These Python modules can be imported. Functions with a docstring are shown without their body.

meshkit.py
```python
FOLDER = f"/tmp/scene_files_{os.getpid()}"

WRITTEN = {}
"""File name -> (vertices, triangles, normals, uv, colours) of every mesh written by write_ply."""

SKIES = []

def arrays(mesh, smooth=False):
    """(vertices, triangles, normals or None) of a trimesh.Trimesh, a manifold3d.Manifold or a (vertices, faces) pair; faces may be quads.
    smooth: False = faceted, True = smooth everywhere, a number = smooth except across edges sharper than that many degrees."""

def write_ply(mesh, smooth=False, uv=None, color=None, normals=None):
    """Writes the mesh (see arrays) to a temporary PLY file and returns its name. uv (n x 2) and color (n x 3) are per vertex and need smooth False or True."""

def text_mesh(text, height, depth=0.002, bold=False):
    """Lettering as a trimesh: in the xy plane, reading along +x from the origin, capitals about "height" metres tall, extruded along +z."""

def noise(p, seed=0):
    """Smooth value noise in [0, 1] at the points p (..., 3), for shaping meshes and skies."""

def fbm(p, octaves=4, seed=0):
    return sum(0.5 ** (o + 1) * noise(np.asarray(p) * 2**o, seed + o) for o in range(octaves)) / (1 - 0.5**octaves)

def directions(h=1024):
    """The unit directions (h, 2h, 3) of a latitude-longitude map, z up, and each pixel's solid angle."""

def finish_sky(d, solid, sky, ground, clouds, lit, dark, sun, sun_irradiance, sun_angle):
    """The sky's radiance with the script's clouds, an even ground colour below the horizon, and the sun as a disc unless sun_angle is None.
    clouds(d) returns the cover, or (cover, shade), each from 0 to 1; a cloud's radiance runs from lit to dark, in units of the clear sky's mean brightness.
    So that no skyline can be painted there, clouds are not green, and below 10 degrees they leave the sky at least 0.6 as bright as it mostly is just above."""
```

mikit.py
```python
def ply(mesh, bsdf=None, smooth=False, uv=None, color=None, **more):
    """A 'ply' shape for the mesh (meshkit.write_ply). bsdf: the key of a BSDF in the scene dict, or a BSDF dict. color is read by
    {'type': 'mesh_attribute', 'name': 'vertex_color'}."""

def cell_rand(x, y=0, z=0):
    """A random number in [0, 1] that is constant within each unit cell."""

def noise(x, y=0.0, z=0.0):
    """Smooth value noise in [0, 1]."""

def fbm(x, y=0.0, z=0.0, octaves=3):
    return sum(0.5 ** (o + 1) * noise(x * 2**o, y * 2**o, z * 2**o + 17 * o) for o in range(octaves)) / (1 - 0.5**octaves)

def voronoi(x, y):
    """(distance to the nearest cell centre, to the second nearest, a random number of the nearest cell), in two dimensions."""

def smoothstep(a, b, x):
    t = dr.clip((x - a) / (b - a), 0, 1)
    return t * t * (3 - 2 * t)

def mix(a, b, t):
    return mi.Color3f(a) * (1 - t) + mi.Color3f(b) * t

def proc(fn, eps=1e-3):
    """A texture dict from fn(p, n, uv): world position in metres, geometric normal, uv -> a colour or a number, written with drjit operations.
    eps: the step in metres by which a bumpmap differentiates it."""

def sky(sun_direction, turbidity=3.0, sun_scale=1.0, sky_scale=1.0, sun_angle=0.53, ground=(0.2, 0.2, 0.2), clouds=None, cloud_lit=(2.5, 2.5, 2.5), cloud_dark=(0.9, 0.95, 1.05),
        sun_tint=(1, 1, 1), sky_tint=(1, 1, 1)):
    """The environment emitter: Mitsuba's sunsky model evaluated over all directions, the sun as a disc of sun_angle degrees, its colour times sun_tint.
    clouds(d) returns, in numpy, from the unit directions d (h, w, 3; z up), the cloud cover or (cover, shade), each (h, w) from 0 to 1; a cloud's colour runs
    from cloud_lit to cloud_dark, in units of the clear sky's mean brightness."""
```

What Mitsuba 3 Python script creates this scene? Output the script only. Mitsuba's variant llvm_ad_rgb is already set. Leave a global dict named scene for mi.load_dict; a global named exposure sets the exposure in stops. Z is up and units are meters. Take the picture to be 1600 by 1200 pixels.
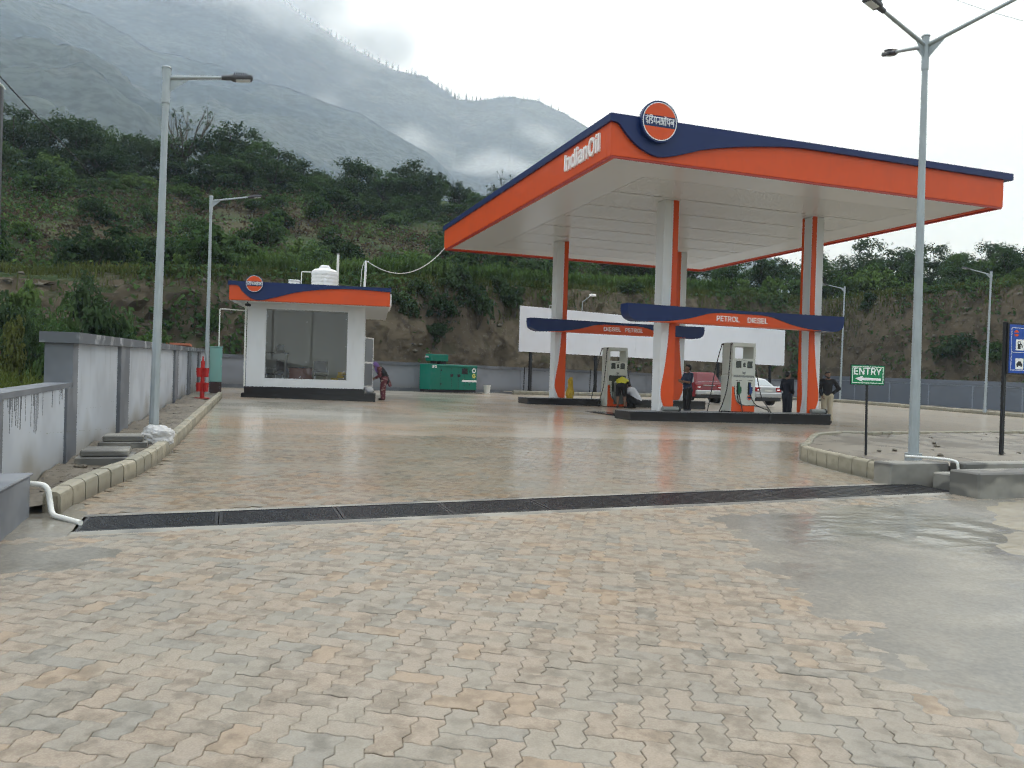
import math, random
import numpy as np, trimesh, drjit as dr, mitsuba as mi
import mikit, meshkit
import manifold3d as m3
from shapely.geometry import Polygon, Point, LineString, MultiPolygon, box as sbox
from shapely import affinity
from shapely.ops import unary_union
from scipy.spatial import Delaunay
from mikit import noise, fbm, cell_rand, smoothstep, mix, proc, voronoi

rng = np.random.default_rng(7)
random.seed(7)
scene, labels = {}, {}
T = mi.ScalarTransform4f

# ------------------------------------------------------------------ camera, sky, air
# World frame: x along the canopy front (to the right), y into the site, z up, metres.
EYE = 1.5
AZ = math.radians(19.4)
_n = np.array([-.029, 1, 8 / 1250.]); _n /= np.linalg.norm(_n)
_r = np.array([1, .029, 0.]); _r -= _n * (_r @ _n); _r /= np.linalg.norm(_r)
_f = np.cross(_r, _n)
RT = np.array([math.cos(AZ), -math.sin(AZ), 0]); FW = np.array([math.sin(AZ), math.cos(AZ), 0])
def _cam(c): return (c @ _r) * RT + (c @ _f) * FW - (c @ _n) * np.array([0, 0, 1.])
fwd, upv = _cam(np.array([0, 0, 1.])), _cam(np.array([0, -1., 0]))
scene['camera'] = {'type': 'perspective', 'fov': 65.24, 'fov_axis': 'x', 'near_clip': .05, 'far_clip': 30000.,
                   'to_world': T().look_at(origin=[0, 0, EYE], target=[float(fwd[0]), float(fwd[1]), EYE + float(fwd[2])], up=[float(x) for x in upv]),
                   'medium': {'type': 'ref', 'id': 'haze_air'}}

def clouds(d):
    p = d * np.array([2.2, 2.2, 4.0])
    n = meshkit.fbm(p + 3.1, 5, seed=4)
    n2 = meshkit.fbm(d * 1.1 + 9.0, 3, seed=9)
    sun = np.array([.38, .62, .68]); sun = sun / np.linalg.norm(sun)
    away = np.clip(.5 - .5 * (d @ sun), 0, 1)      # overcast is brightest round the hidden sun
    shade = .02 + 1.15 * away ** .8 + .38 * (n - .5) + .42 * (n2 - .5)
    return np.ones(d.shape[:2]), np.clip(shade, 0, 1)
scene['sky'] = mikit.sky((.38, .62, .68), turbidity=4, sun_scale=.12, sun_angle=25, clouds=clouds,
                         cloud_lit=(8.3, 8.75, 9.2), cloud_dark=(2.5, 2.8, 3.05))
exposure = 1.74

scene['haze_air'] = {'type': 'homogeneous', 'albedo': {'type': 'rgb', 'value': [.87, .93, .975]},
                     'sigma_t': {'type': 'rgb', 'value': [.00029, .00032, .00038]}}
HAZE_C, HAZE_H = (0, 0, 880.), (5300, 5300, 950.)
scene['haze'] = {'type': 'cube', 'to_world': T().translate(list(HAZE_C)).scale(list(HAZE_H)),
                 'bsdf': {'type': 'null'}, 'interior': {'type': 'ref', 'id': 'haze_air'}}
labels['haze'] = {'label': 'thin pale mist hanging in the valley air', 'kind': 'stuff'}

# ------------------------------------------------------------------ helpers
def uniq(key):
    if key not in scene and key not in labels: return key
    i = 1
    while f'{key}_{i:03d}' in scene or f'{key}_{i:03d}' in labels: i += 1
    return f'{key}_{i:03d}'
_cnt = {}
def uniq_part(parent, name):
    k = parent + '__' + name
    i = _cnt.get(k, 0); _cnt[k] = i + 1
    return k if i == 0 else f'{k}_{i:03d}'
def thing(name, label, cat, group=None, kind=None):
    key = uniq(name)
    labels[key] = {'label': label, 'category': cat}
    if group: labels[key]['group'] = group
    if kind: labels[key]['kind'] = kind
    return key
def shape(mesh, mat, smooth=False, **kw):
    return mikit.ply(mesh, mat, smooth=smooth, **kw)
def part(parent, name, mesh, mat, smooth=False, label=None, kind=None, tw=None):
    key = uniq_part(parent, name)
    d = mesh if isinstance(mesh, dict) else shape(mesh, mat, smooth)
    scene[key] = dict(d) if tw is None else {**d, 'to_world': tw}
    if label: labels.setdefault(key, {})['label'] = label
    if kind: labels.setdefault(key, {})['kind'] = kind
    return key
def solo(name, mesh, mat, label, cat=None, smooth=False, group=None, kind=None):
    key = uniq(name)
    labels[key] = {'label': label}
    if cat: labels[key]['category'] = cat
    if group: labels[key]['group'] = group
    if kind: labels[key]['kind'] = kind
    scene[key] = mesh if isinstance(mesh, dict) else shape(mesh, mat, smooth)
    return key
def cat_(*ms):
    ms = [m for m in ms if m is not None]
    return trimesh.util.concatenate(ms) if len(ms) > 1 else ms[0]
def M(pos=(0, 0, 0), yaw=0, x=None):
    c, s = math.cos(yaw), math.sin(yaw)
    m = np.eye(4); m[:3, :3] = [[c, -s, 0], [s, c, 0], [0, 0, 1]]; m[:3, 3] = pos
    return m
def put(mesh, m):
    mesh = mesh.copy(); mesh.apply_transform(m); return mesh
def bx(x0, x1, y0, y1, z0, z1, b=0.0):
    """Box between corners, edges chamfered by b."""
    if b <= 0:
        m = trimesh.creation.box((x1 - x0, y1 - y0, z1 - z0)); m.apply_translation(((x0 + x1) / 2, (y0 + y1) / 2, (z0 + z1) / 2)); return m
    pts = []
    for X, sx in ((x0, 1), (x1, -1)):
        for Y, sy in ((y0, 1), (y1, -1)):
            for Z, sz in ((z0, 1), (z1, -1)):
                pts += [(X + sx * b, Y + sy * b, Z), (X + sx * b, Y, Z + sz * b), (X, Y + sy * b, Z + sz * b)]
    return trimesh.convex.convex_hull(np.array(pts))
def rod(p0, p1, r0, r1=None, n=12, caps=True):
    p0, p1 = np.asarray(p0, float), np.asarray(p1, float); r1 = r0 if r1 is None else r1
    z = p1 - p0; L = np.linalg.norm(z); z /= L
    x = np.cross(z, [0, 0, 1] if abs(z[2]) < .9 else [1, 0, 0]); x /= np.linalg.norm(x); y = np.cross(z, x)
    a = np.arange(n) * 2 * math.pi / n; ring = np.cos(a)[:, None] * x + np.sin(a)[:, None] * y
    v = np.vstack([p0 + ring * r0, p1 + ring * r1, [p0], [p1]])
    f = []
    for i in range(n):
        j = (i + 1) % n; f += [(i, j, n + j), (i, n + j, n + i)]
        if caps: f += [(2 * n, j, i), (2 * n + 1, n + i, n + j)]
    return trimesh.Trimesh(v, f, process=False)
def tube(path, r, n=8):
    """Round tube along a polyline with mitred rings; r a number or one per point."""
    P = np.asarray(path, float); R = np.broadcast_to(r, len(P))
    tang = np.gradient(P, axis=0); tang /= np.linalg.norm(tang, axis=1, keepdims=True) + 1e-12
    up = np.array([0, 0, 1.]) if abs(tang[0][2]) < .9 else np.array([1., 0, 0])
    v = []; x = np.cross(tang[0], up); x /= np.linalg.norm(x)
    a = np.arange(n) * 2 * math.pi / n
    for p, t, rr in zip(P, tang, R):
        x = x - t * (x @ t); x /= np.linalg.norm(x); y = np.cross(t, x)
        v.append(p + rr * (np.cos(a)[:, None] * x + np.sin(a)[:, None] * y))
    v = np.vstack(v); f = []
    for k in range(len(P) - 1):
        for i in range(n):
            j = (i + 1) % n; a0, b0 = k * n, (k + 1) * n
            f += [(a0 + i, a0 + j, b0 + j), (a0 + i, b0 + j, b0 + i)]
    v = np.vstack([v, [P[0]], [P[-1]]]); c0, c1 = len(v) - 2, len(v) - 1; e = (len(P) - 1) * n
    for i in range(n):
        j = (i + 1) % n; f += [(c0, j, i), (c1, e + i, e + j)]
    return trimesh.Trimesh(v, f, process=False)
def bez(pts, n=16):
    """Catmull-Rom through the points."""
    P = np.asarray(pts, float); P = np.vstack([2 * P[0] - P[1], P, 2 * P[-1] - P[-2]]); out = []
    for i in range(1, len(P) - 2):
        for t in np.linspace(0, 1, n, endpoint=False):
            a, b, c, d = P[i - 1:i + 3]
            out.append(.5 * (2 * b + (c - a) * t + (2 * a - 5 * b + 4 * c - d) * t * t + (3 * b - a - 3 * c + d) * t ** 3))
    return np.array(out + [P[-2]])
def prism(poly, depth):
    """Polygon(s) in xy extruded by depth along +z."""
    gs = getattr(poly, 'geoms', [poly])
    return cat_(*[trimesh.creation.extrude_polygon(g, depth, engine='earcut') for g in gs if g.area > 1e-7])
FRONT = np.array([[1, 0, 0, 0], [0, 0, -1, 0], [0, 1, 0, 0], [0, 0, 0, 1.]])      # x->x, y->z, out towards -y
LEFT = np.array([[0, 0, -1, 0], [-1, 0, 0, 0], [0, 1, 0, 0], [0, 0, 0, 1.]])      # x->-y, y->z, out towards -x
def frontal(poly, depth, y): m = prism(poly, depth); m.apply_transform(FRONT); m.apply_translation((0, y, 0)); return m
def tr(m, *d): m = m.copy(); m.apply_translation(d); return m
def gz(x, y):
    x, y = np.clip(x, -30, 60), np.clip(y, -15, 62)
    return .019 * y - .0105 * x
def sheet(poly, step, zf, jitter=.25, seed=1):
    """Triangulated sheet over a polygon, z = zf(x, y)."""
    r = np.random.default_rng(seed)
    b = np.array(poly.segmentize(step).exterior.coords)[:-1]
    for h in poly.interiors: b = np.vstack([b, np.array(LineString(h.coords).segmentize(step).coords)[:-1]])
    x0, y0, x1, y1 = poly.bounds
    gx, gy = np.meshgrid(np.arange(x0, x1, step), np.arange(y0, y1, step)); g = np.stack([gx.ravel(), gy.ravel()], 1)
    g += r.uniform(-jitter, jitter, g.shape) * step
    import shapely
    inner = poly.buffer(-step * .4)
    g = g[shapely.contains_xy(inner, g[:, 0], g[:, 1])]
    P = np.vstack([b, g]); t = Delaunay(P).simplices
    c = P[t].mean(1); t = t[shapely.contains_xy(poly, c[:, 0], c[:, 1])]
    a = P[t]; cr = (a[:, 1, 0] - a[:, 0, 0]) * (a[:, 2, 1] - a[:, 0, 1]) - (a[:, 1, 1] - a[:, 0, 1]) * (a[:, 2, 0] - a[:, 0, 0])
    t[cr < 0] = t[cr < 0][:, ::-1]; t = t[np.abs(cr) > 1e-9]
    return trimesh.Trimesh(np.column_stack([P, zf(P[:, 0], P[:, 1])]), t, process=False)
def sph(c, r, sub=2, sc=(1, 1, 1)):
    m = trimesh.creation.icosphere(sub, 1.0); m.vertices = m.vertices * np.array(sc) * r + np.array(c); return m

# ------------------------------------------------------------------ materials
def C(*v): return {'type': 'rgb', 'value': [float(x) for x in v]}
def mat(name, color, rough=.5, spec=.5, metal=0., bump=None, bscale=1., two=True, coat=0., eps=2e-3, **kw):
    d = {'type': 'principled', 'base_color': C(*color) if isinstance(color, (tuple, list)) else (proc(color) if callable(color) else color),
         'roughness': proc(rough) if callable(rough) else float(rough), 'specular': spec, 'metallic': metal, **kw}
    if coat: d.update(clearcoat=coat, clearcoat_gloss=.9)
    if bump is not None: d = {'type': 'bumpmap', 'arbitrary': proc(bump, eps), 'scale': bscale, 'bsdf': d}
    scene[name] = {'type': 'twosided', 'bsdf': d} if two else d
    return name
def dirt(base, amt=.25, sc=1.5, dark=(.25, .23, .2), zlow=None):
    """Paint with soft weather streaks; dirt with a shape of its own."""
    def fn(p, n, uv):
        f = fbm(p.x * sc, p.y * sc, p.z * sc * .35, 4)
        g = fbm(p.x * 9., p.y * 9., p.z * 2.0 + 5, 3)
        return mix(base, dark, dr.clip(smoothstep(.45, .8, f) * amt + smoothstep(.55, .8, g) * amt * .5, 0, 1))
    return fn

mat('white_panel', dirt((.68, .69, .705), .12, .8), .3)
mat('white_soffit', (.60, .60, .585), .22, bump=lambda p, n, uv: dr.abs(dr.sin(p.y * 31.4)), bscale=.004)
mat('white_plain', (.60, .60, .585), .25)
mat('white_plastic', (.82, .82, .82), .35)
mat('orange_paint', dirt((.68, .082, .014), .13, .9, (.36, .06, .025)), .33, spec=.3)
mat('orange_dark', (.42, .03, .015), .35)
mat('blue_paint', dirt((.009, .024, .105), .08, .9, (.03, .04, .08)), .35, spec=.3)
mat('letter_white', (.85, .85, .85), .4)
mat('black_granite', (.012, .012, .014), .15)
mat('black_paint', (.012, .013, .016), .4)
mat('grey_cap', (.16, .165, .17), .5)
mat('galv', lambda p, n, uv: mix((.30, .34, .36), (.42, .46, .48), fbm(p.x * 14., p.y * 14., p.z * 5., 3)), .45, metal=.35)
mat('lamp_grey', (.06, .062, .07), .45)
mat('lamp_glass', (.6, .62, .62), .2)
def wall_light(p, n, uv):
    f = fbm(p.x * 1.3, p.y * 1.3, p.z * 1.1, 4); d = fbm(p.x * 7., p.y * 7., p.z * .8, 3)
    z = p.z - (.019 * p.y - .0105 * p.x)
    c = mix((.41, .44, .485), (.345, .37, .41), smoothstep(.4, .72, f))
    c = mix(c, (.19, .17, .13), smoothstep(.55, .0, z + (f - .5) * .9) * .75)
    return mix(c, (.10, .105, .11), smoothstep(.56, .70, d) * smoothstep(.62, 1.25, z) * .15)
mat('wall_light', wall_light, .55)
def wall_dark(p, n, uv):
    f = fbm(p.x * 1.7, p.y * 1.7, p.z * 1.7, 4)
    return mix((.115, .125, .145), (.17, .18, .20), smoothstep(.35, .7, f))
mat('wall_dark', wall_dark, .5)
def wall_cope(p, n, uv):
    f = fbm(p.x * 3.1, p.y * 3.1, p.z * 3.1, 4)
    return mix((.10, .11, .125), (.30, .31, .325), smoothstep(.52, .70, f))
mat('wall_cope', wall_cope, .6)
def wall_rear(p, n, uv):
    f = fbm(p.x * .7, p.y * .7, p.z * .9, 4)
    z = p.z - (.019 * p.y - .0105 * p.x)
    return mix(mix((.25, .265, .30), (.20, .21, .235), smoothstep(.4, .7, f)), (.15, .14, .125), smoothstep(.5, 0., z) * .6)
mat('wall_rear', wall_rear, .6)
mat('wall_right', lambda p, n, uv: mix((.105, .125, .16), (.14, .155, .185), fbm(p.x * .8, p.y * .8, p.z, 4)), .55)
mat('wall_band', (.20, .23, .28), .6)
def conc(p, n, uv):
    f = fbm(p.x * 5., p.y * 5., p.z * 5., 4); s = fbm(p.x * 1.4 + 8, p.y * 1.4, p.z * 2.5, 3)
    return mix(mix((.17, .165, .15), (.31, .295, .26), f), (.095, .093, .088), smoothstep(.46, .58, s) * .85)
mat('concrete', conc, lambda p, n, uv: .35 + .3 * noise(p.x * 3., p.y * 3., p.z * 3.), bump=lambda p, n, uv: fbm(p.x * 40., p.y * 40., p.z * 40., 3), bscale=.004)
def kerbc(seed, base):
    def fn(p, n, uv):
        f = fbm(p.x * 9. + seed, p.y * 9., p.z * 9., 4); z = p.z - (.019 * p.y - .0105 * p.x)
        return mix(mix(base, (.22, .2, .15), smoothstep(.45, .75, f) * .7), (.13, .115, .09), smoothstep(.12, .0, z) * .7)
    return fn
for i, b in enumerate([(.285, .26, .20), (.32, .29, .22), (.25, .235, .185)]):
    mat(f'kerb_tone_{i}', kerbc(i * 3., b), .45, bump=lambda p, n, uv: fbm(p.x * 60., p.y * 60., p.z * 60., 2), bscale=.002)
def soilc(p, n, uv):
    f = fbm(p.x * 2.3, p.y * 2.3, 0., 4); g = fbm(p.x * 19., p.y * 19., 0., 3)
    return mix(mix((.095, .078, .058), (.17, .145, .11), f), (.05, .042, .033), smoothstep(.55, .75, g) * .7)
mat('soil', soilc, .5, bump=lambda p, n, uv: fbm(p.x * 22., p.y * 22., p.z * 22., 3), bscale=.03)
mat('mud_soil', lambda p, n, uv: mix((.185, .162, .13), (.115, .098, .077), smoothstep(.42, .68, fbm(p.x * 1.6, p.y * 1.6, 3., 4))), .4,
    bump=lambda p, n, uv: fbm(p.x * 16., p.y * 16., 0., 4), bscale=.03)

# wet paving: the water film makes it glossy, patches drain and dry a little
def wet(p): return smoothstep(.35, .65, fbm(p.x * .35 + 4., p.y * .22, 1., 3))
def paver_tone(base, k):
    def fn(p, n, uv):
        f = fbm(p.x * 13. + k, p.y * 13., 0., 4); s = fbm(p.x * 2.1, p.y * 2.1, k * 1., 3); g = noise(p.x * 170., p.y * 170., k * 3.)
        c = mix(base, (base[0] * .66, base[1] * .65, base[2] * .62), smoothstep(.35, .8, f))
        c = mix(c, (.275, .248, .205), smoothstep(.5, .72, s) * .55)
        return c * (.88 + .24 * g)
    return fn
PAVER_TONES = [(.292, .234, .180), (.280, .230, .182), (.268, .226, .182), (.250, .219, .180), (.234, .213, .182), (.298, .226, .162)]
def paver_rough(p, n, uv): return .13 + .20 * (1 - wet(p)) + .08 * noise(p.x * 25., p.y * 25., 2.)
def paver_bump(p, n, uv): return fbm(p.x * 55., p.y * 55., 0., 3) + .6 * fbm(p.x * 9., p.y * 9., 3., 2)
for i, b in enumerate(PAVER_TONES): mat(f'paver_tone_{i}', paver_tone(b, i * 5.3), paver_rough, bump=paver_bump, bscale=.0018)
mat('joint_sand', lambda p, n, uv: mix((.23, .198, .155), (.31, .27, .215), fbm(p.x * 30., p.y * 30., 0., 3)), .5)
cA, sA = math.cos(-.0), math.sin(-.0)
def forecourt_cells(p):
    # running-bond zigzag pavers too far off to build one by one
    x, y = p.x, p.y
    row = dr.floor(y / .1125)
    zx = x / .225 + .5 * (row - 2 * dr.floor(row / 2))
    col = dr.floor(zx)
    return zx - col, y / .1125 - row, col, row
def forecourt_c(p, n, uv):
    a, b, col, row = forecourt_cells(p)
    r = cell_rand(col, row, 3); r2 = cell_rand(col, row, 8)
    zone = smoothstep(.44, .60, fbm(p.x * .13 + 2., p.y * .19 + 6., 0., 3) + .16 * smoothstep(16., 19., p.y + .35 * p.x) - .05)
    c = mix((.222, .205, .172), (.315, .228, .160), zone)
    c = mix(c, (.30, .265, .215), smoothstep(.55, .95, r) * .8)
    c = mix(c, (.155, .15, .137), smoothstep(.62, 1., r2) * .6)
    j = dr.minimum(dr.minimum(a, 1 - a) * 2, dr.minimum(b, 1 - b))
    fade = 1 - smoothstep(20., 45., p.y)
    c = mix(c, mix((.12, .11, .09), (.34, .305, .25), smoothstep(.4, .6, fbm(p.x * 1.1, p.y * 1.1, 0., 2))), (1 - smoothstep(.03, .10, j)) * .75 * (.35 + .65 * fade))
    s = fbm(p.x * .5, p.y * .9, 4., 4)
    far = smoothstep(14., 24., p.x + .1 * p.y)
    c = mix(c, (.345, .318, .27), smoothstep(.45, .75, s + .4 * far) * .65)
    return c
def forecourt_r(p, n, uv):
    return .09 + .11 * smoothstep(.4, .7, fbm(p.x * .6 + 1., p.y * .35, 2., 3))
def forecourt_b(p, n, uv):
    a, b, col, row = forecourt_cells(p)
    j = smoothstep(0., .12, dr.minimum(dr.minimum(a, 1 - a) * 2, dr.minimum(b, 1 - b)))
    return j * .9 + cell_rand(col, row, 5) * .5 + .8 * fbm(p.x * 5., p.y * 14., 0., 3)
mat('forecourt_wet', forecourt_c, forecourt_r, spec=.6, bump=forecourt_b, bscale=.0016, eps=6e-3)
def silt_c(p, n, uv):
    f = fbm(p.x * .9, p.y * 1.3, 2., 4); g = fbm(p.x * 6., p.y * 6., 0., 4)
    c = mix((.172, .160, .138), (.225, .207, .174), smoothstep(.35, .7, f))
    c = mix(c, (.14, .133, .12), smoothstep(.52, .72, fbm(p.x * .6 + 3., p.y * .8 + 7., 0., 4)) * .65)
    c = mix(c, (.25, .228, .19), smoothstep(.5, .8, g) * .3)
    rut = dr.exp(-dr.square((p.y - 3.31 - -0.87 * (p.x - 3.14)) / .03)) * smoothstep(3.04, 3.34, p.x) * smoothstep(3.70, 3.50, p.x)
    c = mix(c, (.13, .09, .055), rut * .6 * noise(p.x * 8., p.y * 8.))
    return c * (.80 + .4 * fbm(p.x * 45., p.y * 45., 0., 3))
mat('silt', silt_c, lambda p, n, uv: .08 + .26 * smoothstep(.36, .70, fbm(p.x * .7 + 2., p.y * .9 + 1., 0., 4)), spec=.6,
    bump=lambda p, n, uv: fbm(p.x * 4., p.y * 9., 0., 4) + .25 * fbm(p.x * 40., p.y * 40., 0., 2), bscale=.007, eps=6e-3)
mat('gravel_mud', lambda p, n, uv: mix((.27, .24, .18), (.19, .165, .125), fbm(p.x * 5., p.y * 5., 0., 4)), .3, spec=.6,
    bump=lambda p, n, uv: fbm(p.x * 12., p.y * 12., 0., 4), bscale=.02)
def earth_c(p, n, uv):
    f = fbm(p.x * .35, p.y * .35, p.z * .5, 4); g = fbm(p.x * 2.2, p.y * 2.2, p.z * 1.6, 4); h = fbm(p.x * 6., p.y * 6., p.z * 6., 3)
    c = mix((.094, .076, .054), (.145, .118, .083), f)
    c = mix(c, (.058, .047, .035), smoothstep(.45, .7, g) * .75)
    c = mix(c, (.185, .165, .13), smoothstep(.60, .8, h) * .5)
    flat = smoothstep(.55, .85, n.z)
    grass = mix((.042, .064, .026), (.070, .066, .038), smoothstep(.4, .65, fbm(p.x * .2, p.y * .2, 9., 3)))
    return mix(c, grass, flat)
mat('earth', earth_c, .9, spec=.15, bump=lambda p, n, uv: fbm(p.x * 3., p.y * 3., p.z * 3., 4), bscale=.25, eps=2e-2)
mat('field', lambda p, n, uv: mix((.06, .075, .028), (.11, .10, .05), fbm(p.x * .1, p.y * .1, 0., 4)), .9, spec=.1)
def mount_c(p, n, uv):
    f = fbm(p.x * .006, p.y * .006, p.z * .008, 5); g = fbm(p.x * .03, p.y * .03, p.z * .03, 4)
    return mix(mix((.018, .030, .026), (.050, .062, .048), smoothstep(.35, .65, f)), (.085, .082, .062), smoothstep(.55, .75, g) * .4) * (.74 + .5 * smoothstep(.25, .75, fbm(p.x * .11, p.y * .11, p.z * .13, 3)))
mat('mountain_green', mount_c, .95, spec=.05)
def leafmat(name, a, b, sc=.6, trans=.5):
    def fn(p, n, uv): return mix(a, b, smoothstep(.3, .7, fbm(p.x * sc, p.y * sc, p.z * sc, 3)) * .75 + .25 * cell_rand(p.x * 5., p.y * 5., p.z * 5.))
    scene[name] = {'type': 'principledthin', 'base_color': proc(fn), 'roughness': .55, 'diff_trans': trans, 'eta': 1.3}
    return name
leafmat('leaf_dark', (.024, .048, .023), (.058, .094, .042))
leafmat('leaf_mid', (.036, .074, .027), (.085, .140, .052))
leafmat('leaf_light', (.060, .112, .032), (.128, .195, .062))
leafmat('leaf_yellow', (.06, .085, .024), (.12, .135, .045))
leafmat('leaf_dry', (.055, .043, .032), (.115, .086, .058))
leafmat('leaf_red', (.25, .04, .02), (.35, .07, .03))
leafmat('grass_blade', (.055, .085, .02), (.14, .165, .05), sc=1.5)
mat('bark', lambda p, n, uv: mix((.05, .042, .034), (.10, .088, .07), fbm(p.x * 6., p.y * 6., p.z * 2., 3)), .9)
mat('rock', lambda p, n, uv: mix((.085, .075, .06), (.165, .15, .12), fbm(p.x * 4., p.y * 4., p.z * 4., 4)), .85)
mat('grate_iron', (.014, .015, .020), .3, metal=.2)
mat('pit_dark', (.01, .01, .01), .8)
mat('teal_paint', dirt((.17, .36, .33), .12), .4)
mat('brown_steel', (.035, .015, .013), .5)
mat('red_paint', (.42, .012, .010), .35)
mat('salmon', (.5, .16, .09), .6)
mat('gen_green', dirt((.0, .165, .115), .12, 1.2, (.0, .05, .035)), .4)
mat('sticker_yellow', (.65, .6, .15), .5)
mat('pvc_white', (.72, .72, .69), .4)
mat('sack', lambda p, n, uv: mix((.62, .62, .63), (.45, .44, .43), fbm(p.x * 9., p.y * 9., p.z * 9., 3)), .7)
mat('pump_body', dirt((.52, .53, .48), .12, 2.), .35)
mat('pump_grey', (.19, .20, .19), .4)
mat('screen', (.035, .042, .035), .15)
mat('hose', (.012, .012, .013), .5)
mat('nozzle_green', (.01, .10, .045), .4)
mat('nozzle_blue', (.012, .04, .16), .4)
mat('hoarding', dirt((.72, .73, .78), .07, .5), .5)
mat('sign_green', (.0, .20, .075), .4)
mat('sign_blue', (.005, .06, .36), .4)
mat('yellow_cloth', lambda p, n, uv: mix((.55, .38, .03), (.32, .2, .02), fbm(p.x * 12., p.y * 12., p.z * 12., 3)), .7)
mat('inner_wall', (.34, .335, .285), .7)
mat('inner_floor', (.12, .115, .10), .3)
mat('desk_wood', (.13, .045, .03), .4)
mat('chair_black', (.012, .012, .014), .5)
mat('chrome', (.6, .6, .6), .25, metal=.8)
scene['pane'] = {'type': 'thindielectric', 'int_ior': 1.5}
mat('frosted', (.22, .24, .26), .25)
mat('car_red', (.19, .007, .014), .25, coat=.8)
mat('car_silver', (.46, .47, .48), .28, metal=.45, coat=.8)
mat('car_black', (.015, .015, .016), .6)
mat('car_glass', (.32, .37, .40), .08, spec=.9)
mat('tail_red', (.32, .01, .012), .2)
mat('plate', (.6, .6, .56), .4)
mat('tyre', (.012, .012, .012), .8)
mat('rim', (.42, .43, .44), .35, metal=.6)
SKIN = mat('skin', (.20, .105, .065), .55)
mat('hair', (.010, .009, .008), .5)
mat('cloth_navy', (.022, .032, .065), .8); mat('cloth_black', (.010, .010, .012), .8); mat('cloth_dark', (.012, .016, .028), .8)
mat('cloth_beige', (.42, .36, .26), .8); mat('cloth_yellow', (.62, .58, .04), .8); mat('cloth_white', (.66, .67, .72), .8)
mat('cloth_purple', (.20, .12, .34), .8); mat('shoe', (.02, .016, .013), .5)
def floral(p, n, uv):
    d, d2, w = voronoi(p.x * 14. + p.y * 9., p.z * 14.)
    return mix((.13, .035, .045), (.42, .33, .28), smoothstep(.32, .18, d) * (w > .45) * 1.0)
mat('cloth_floral', floral, .8)

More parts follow.
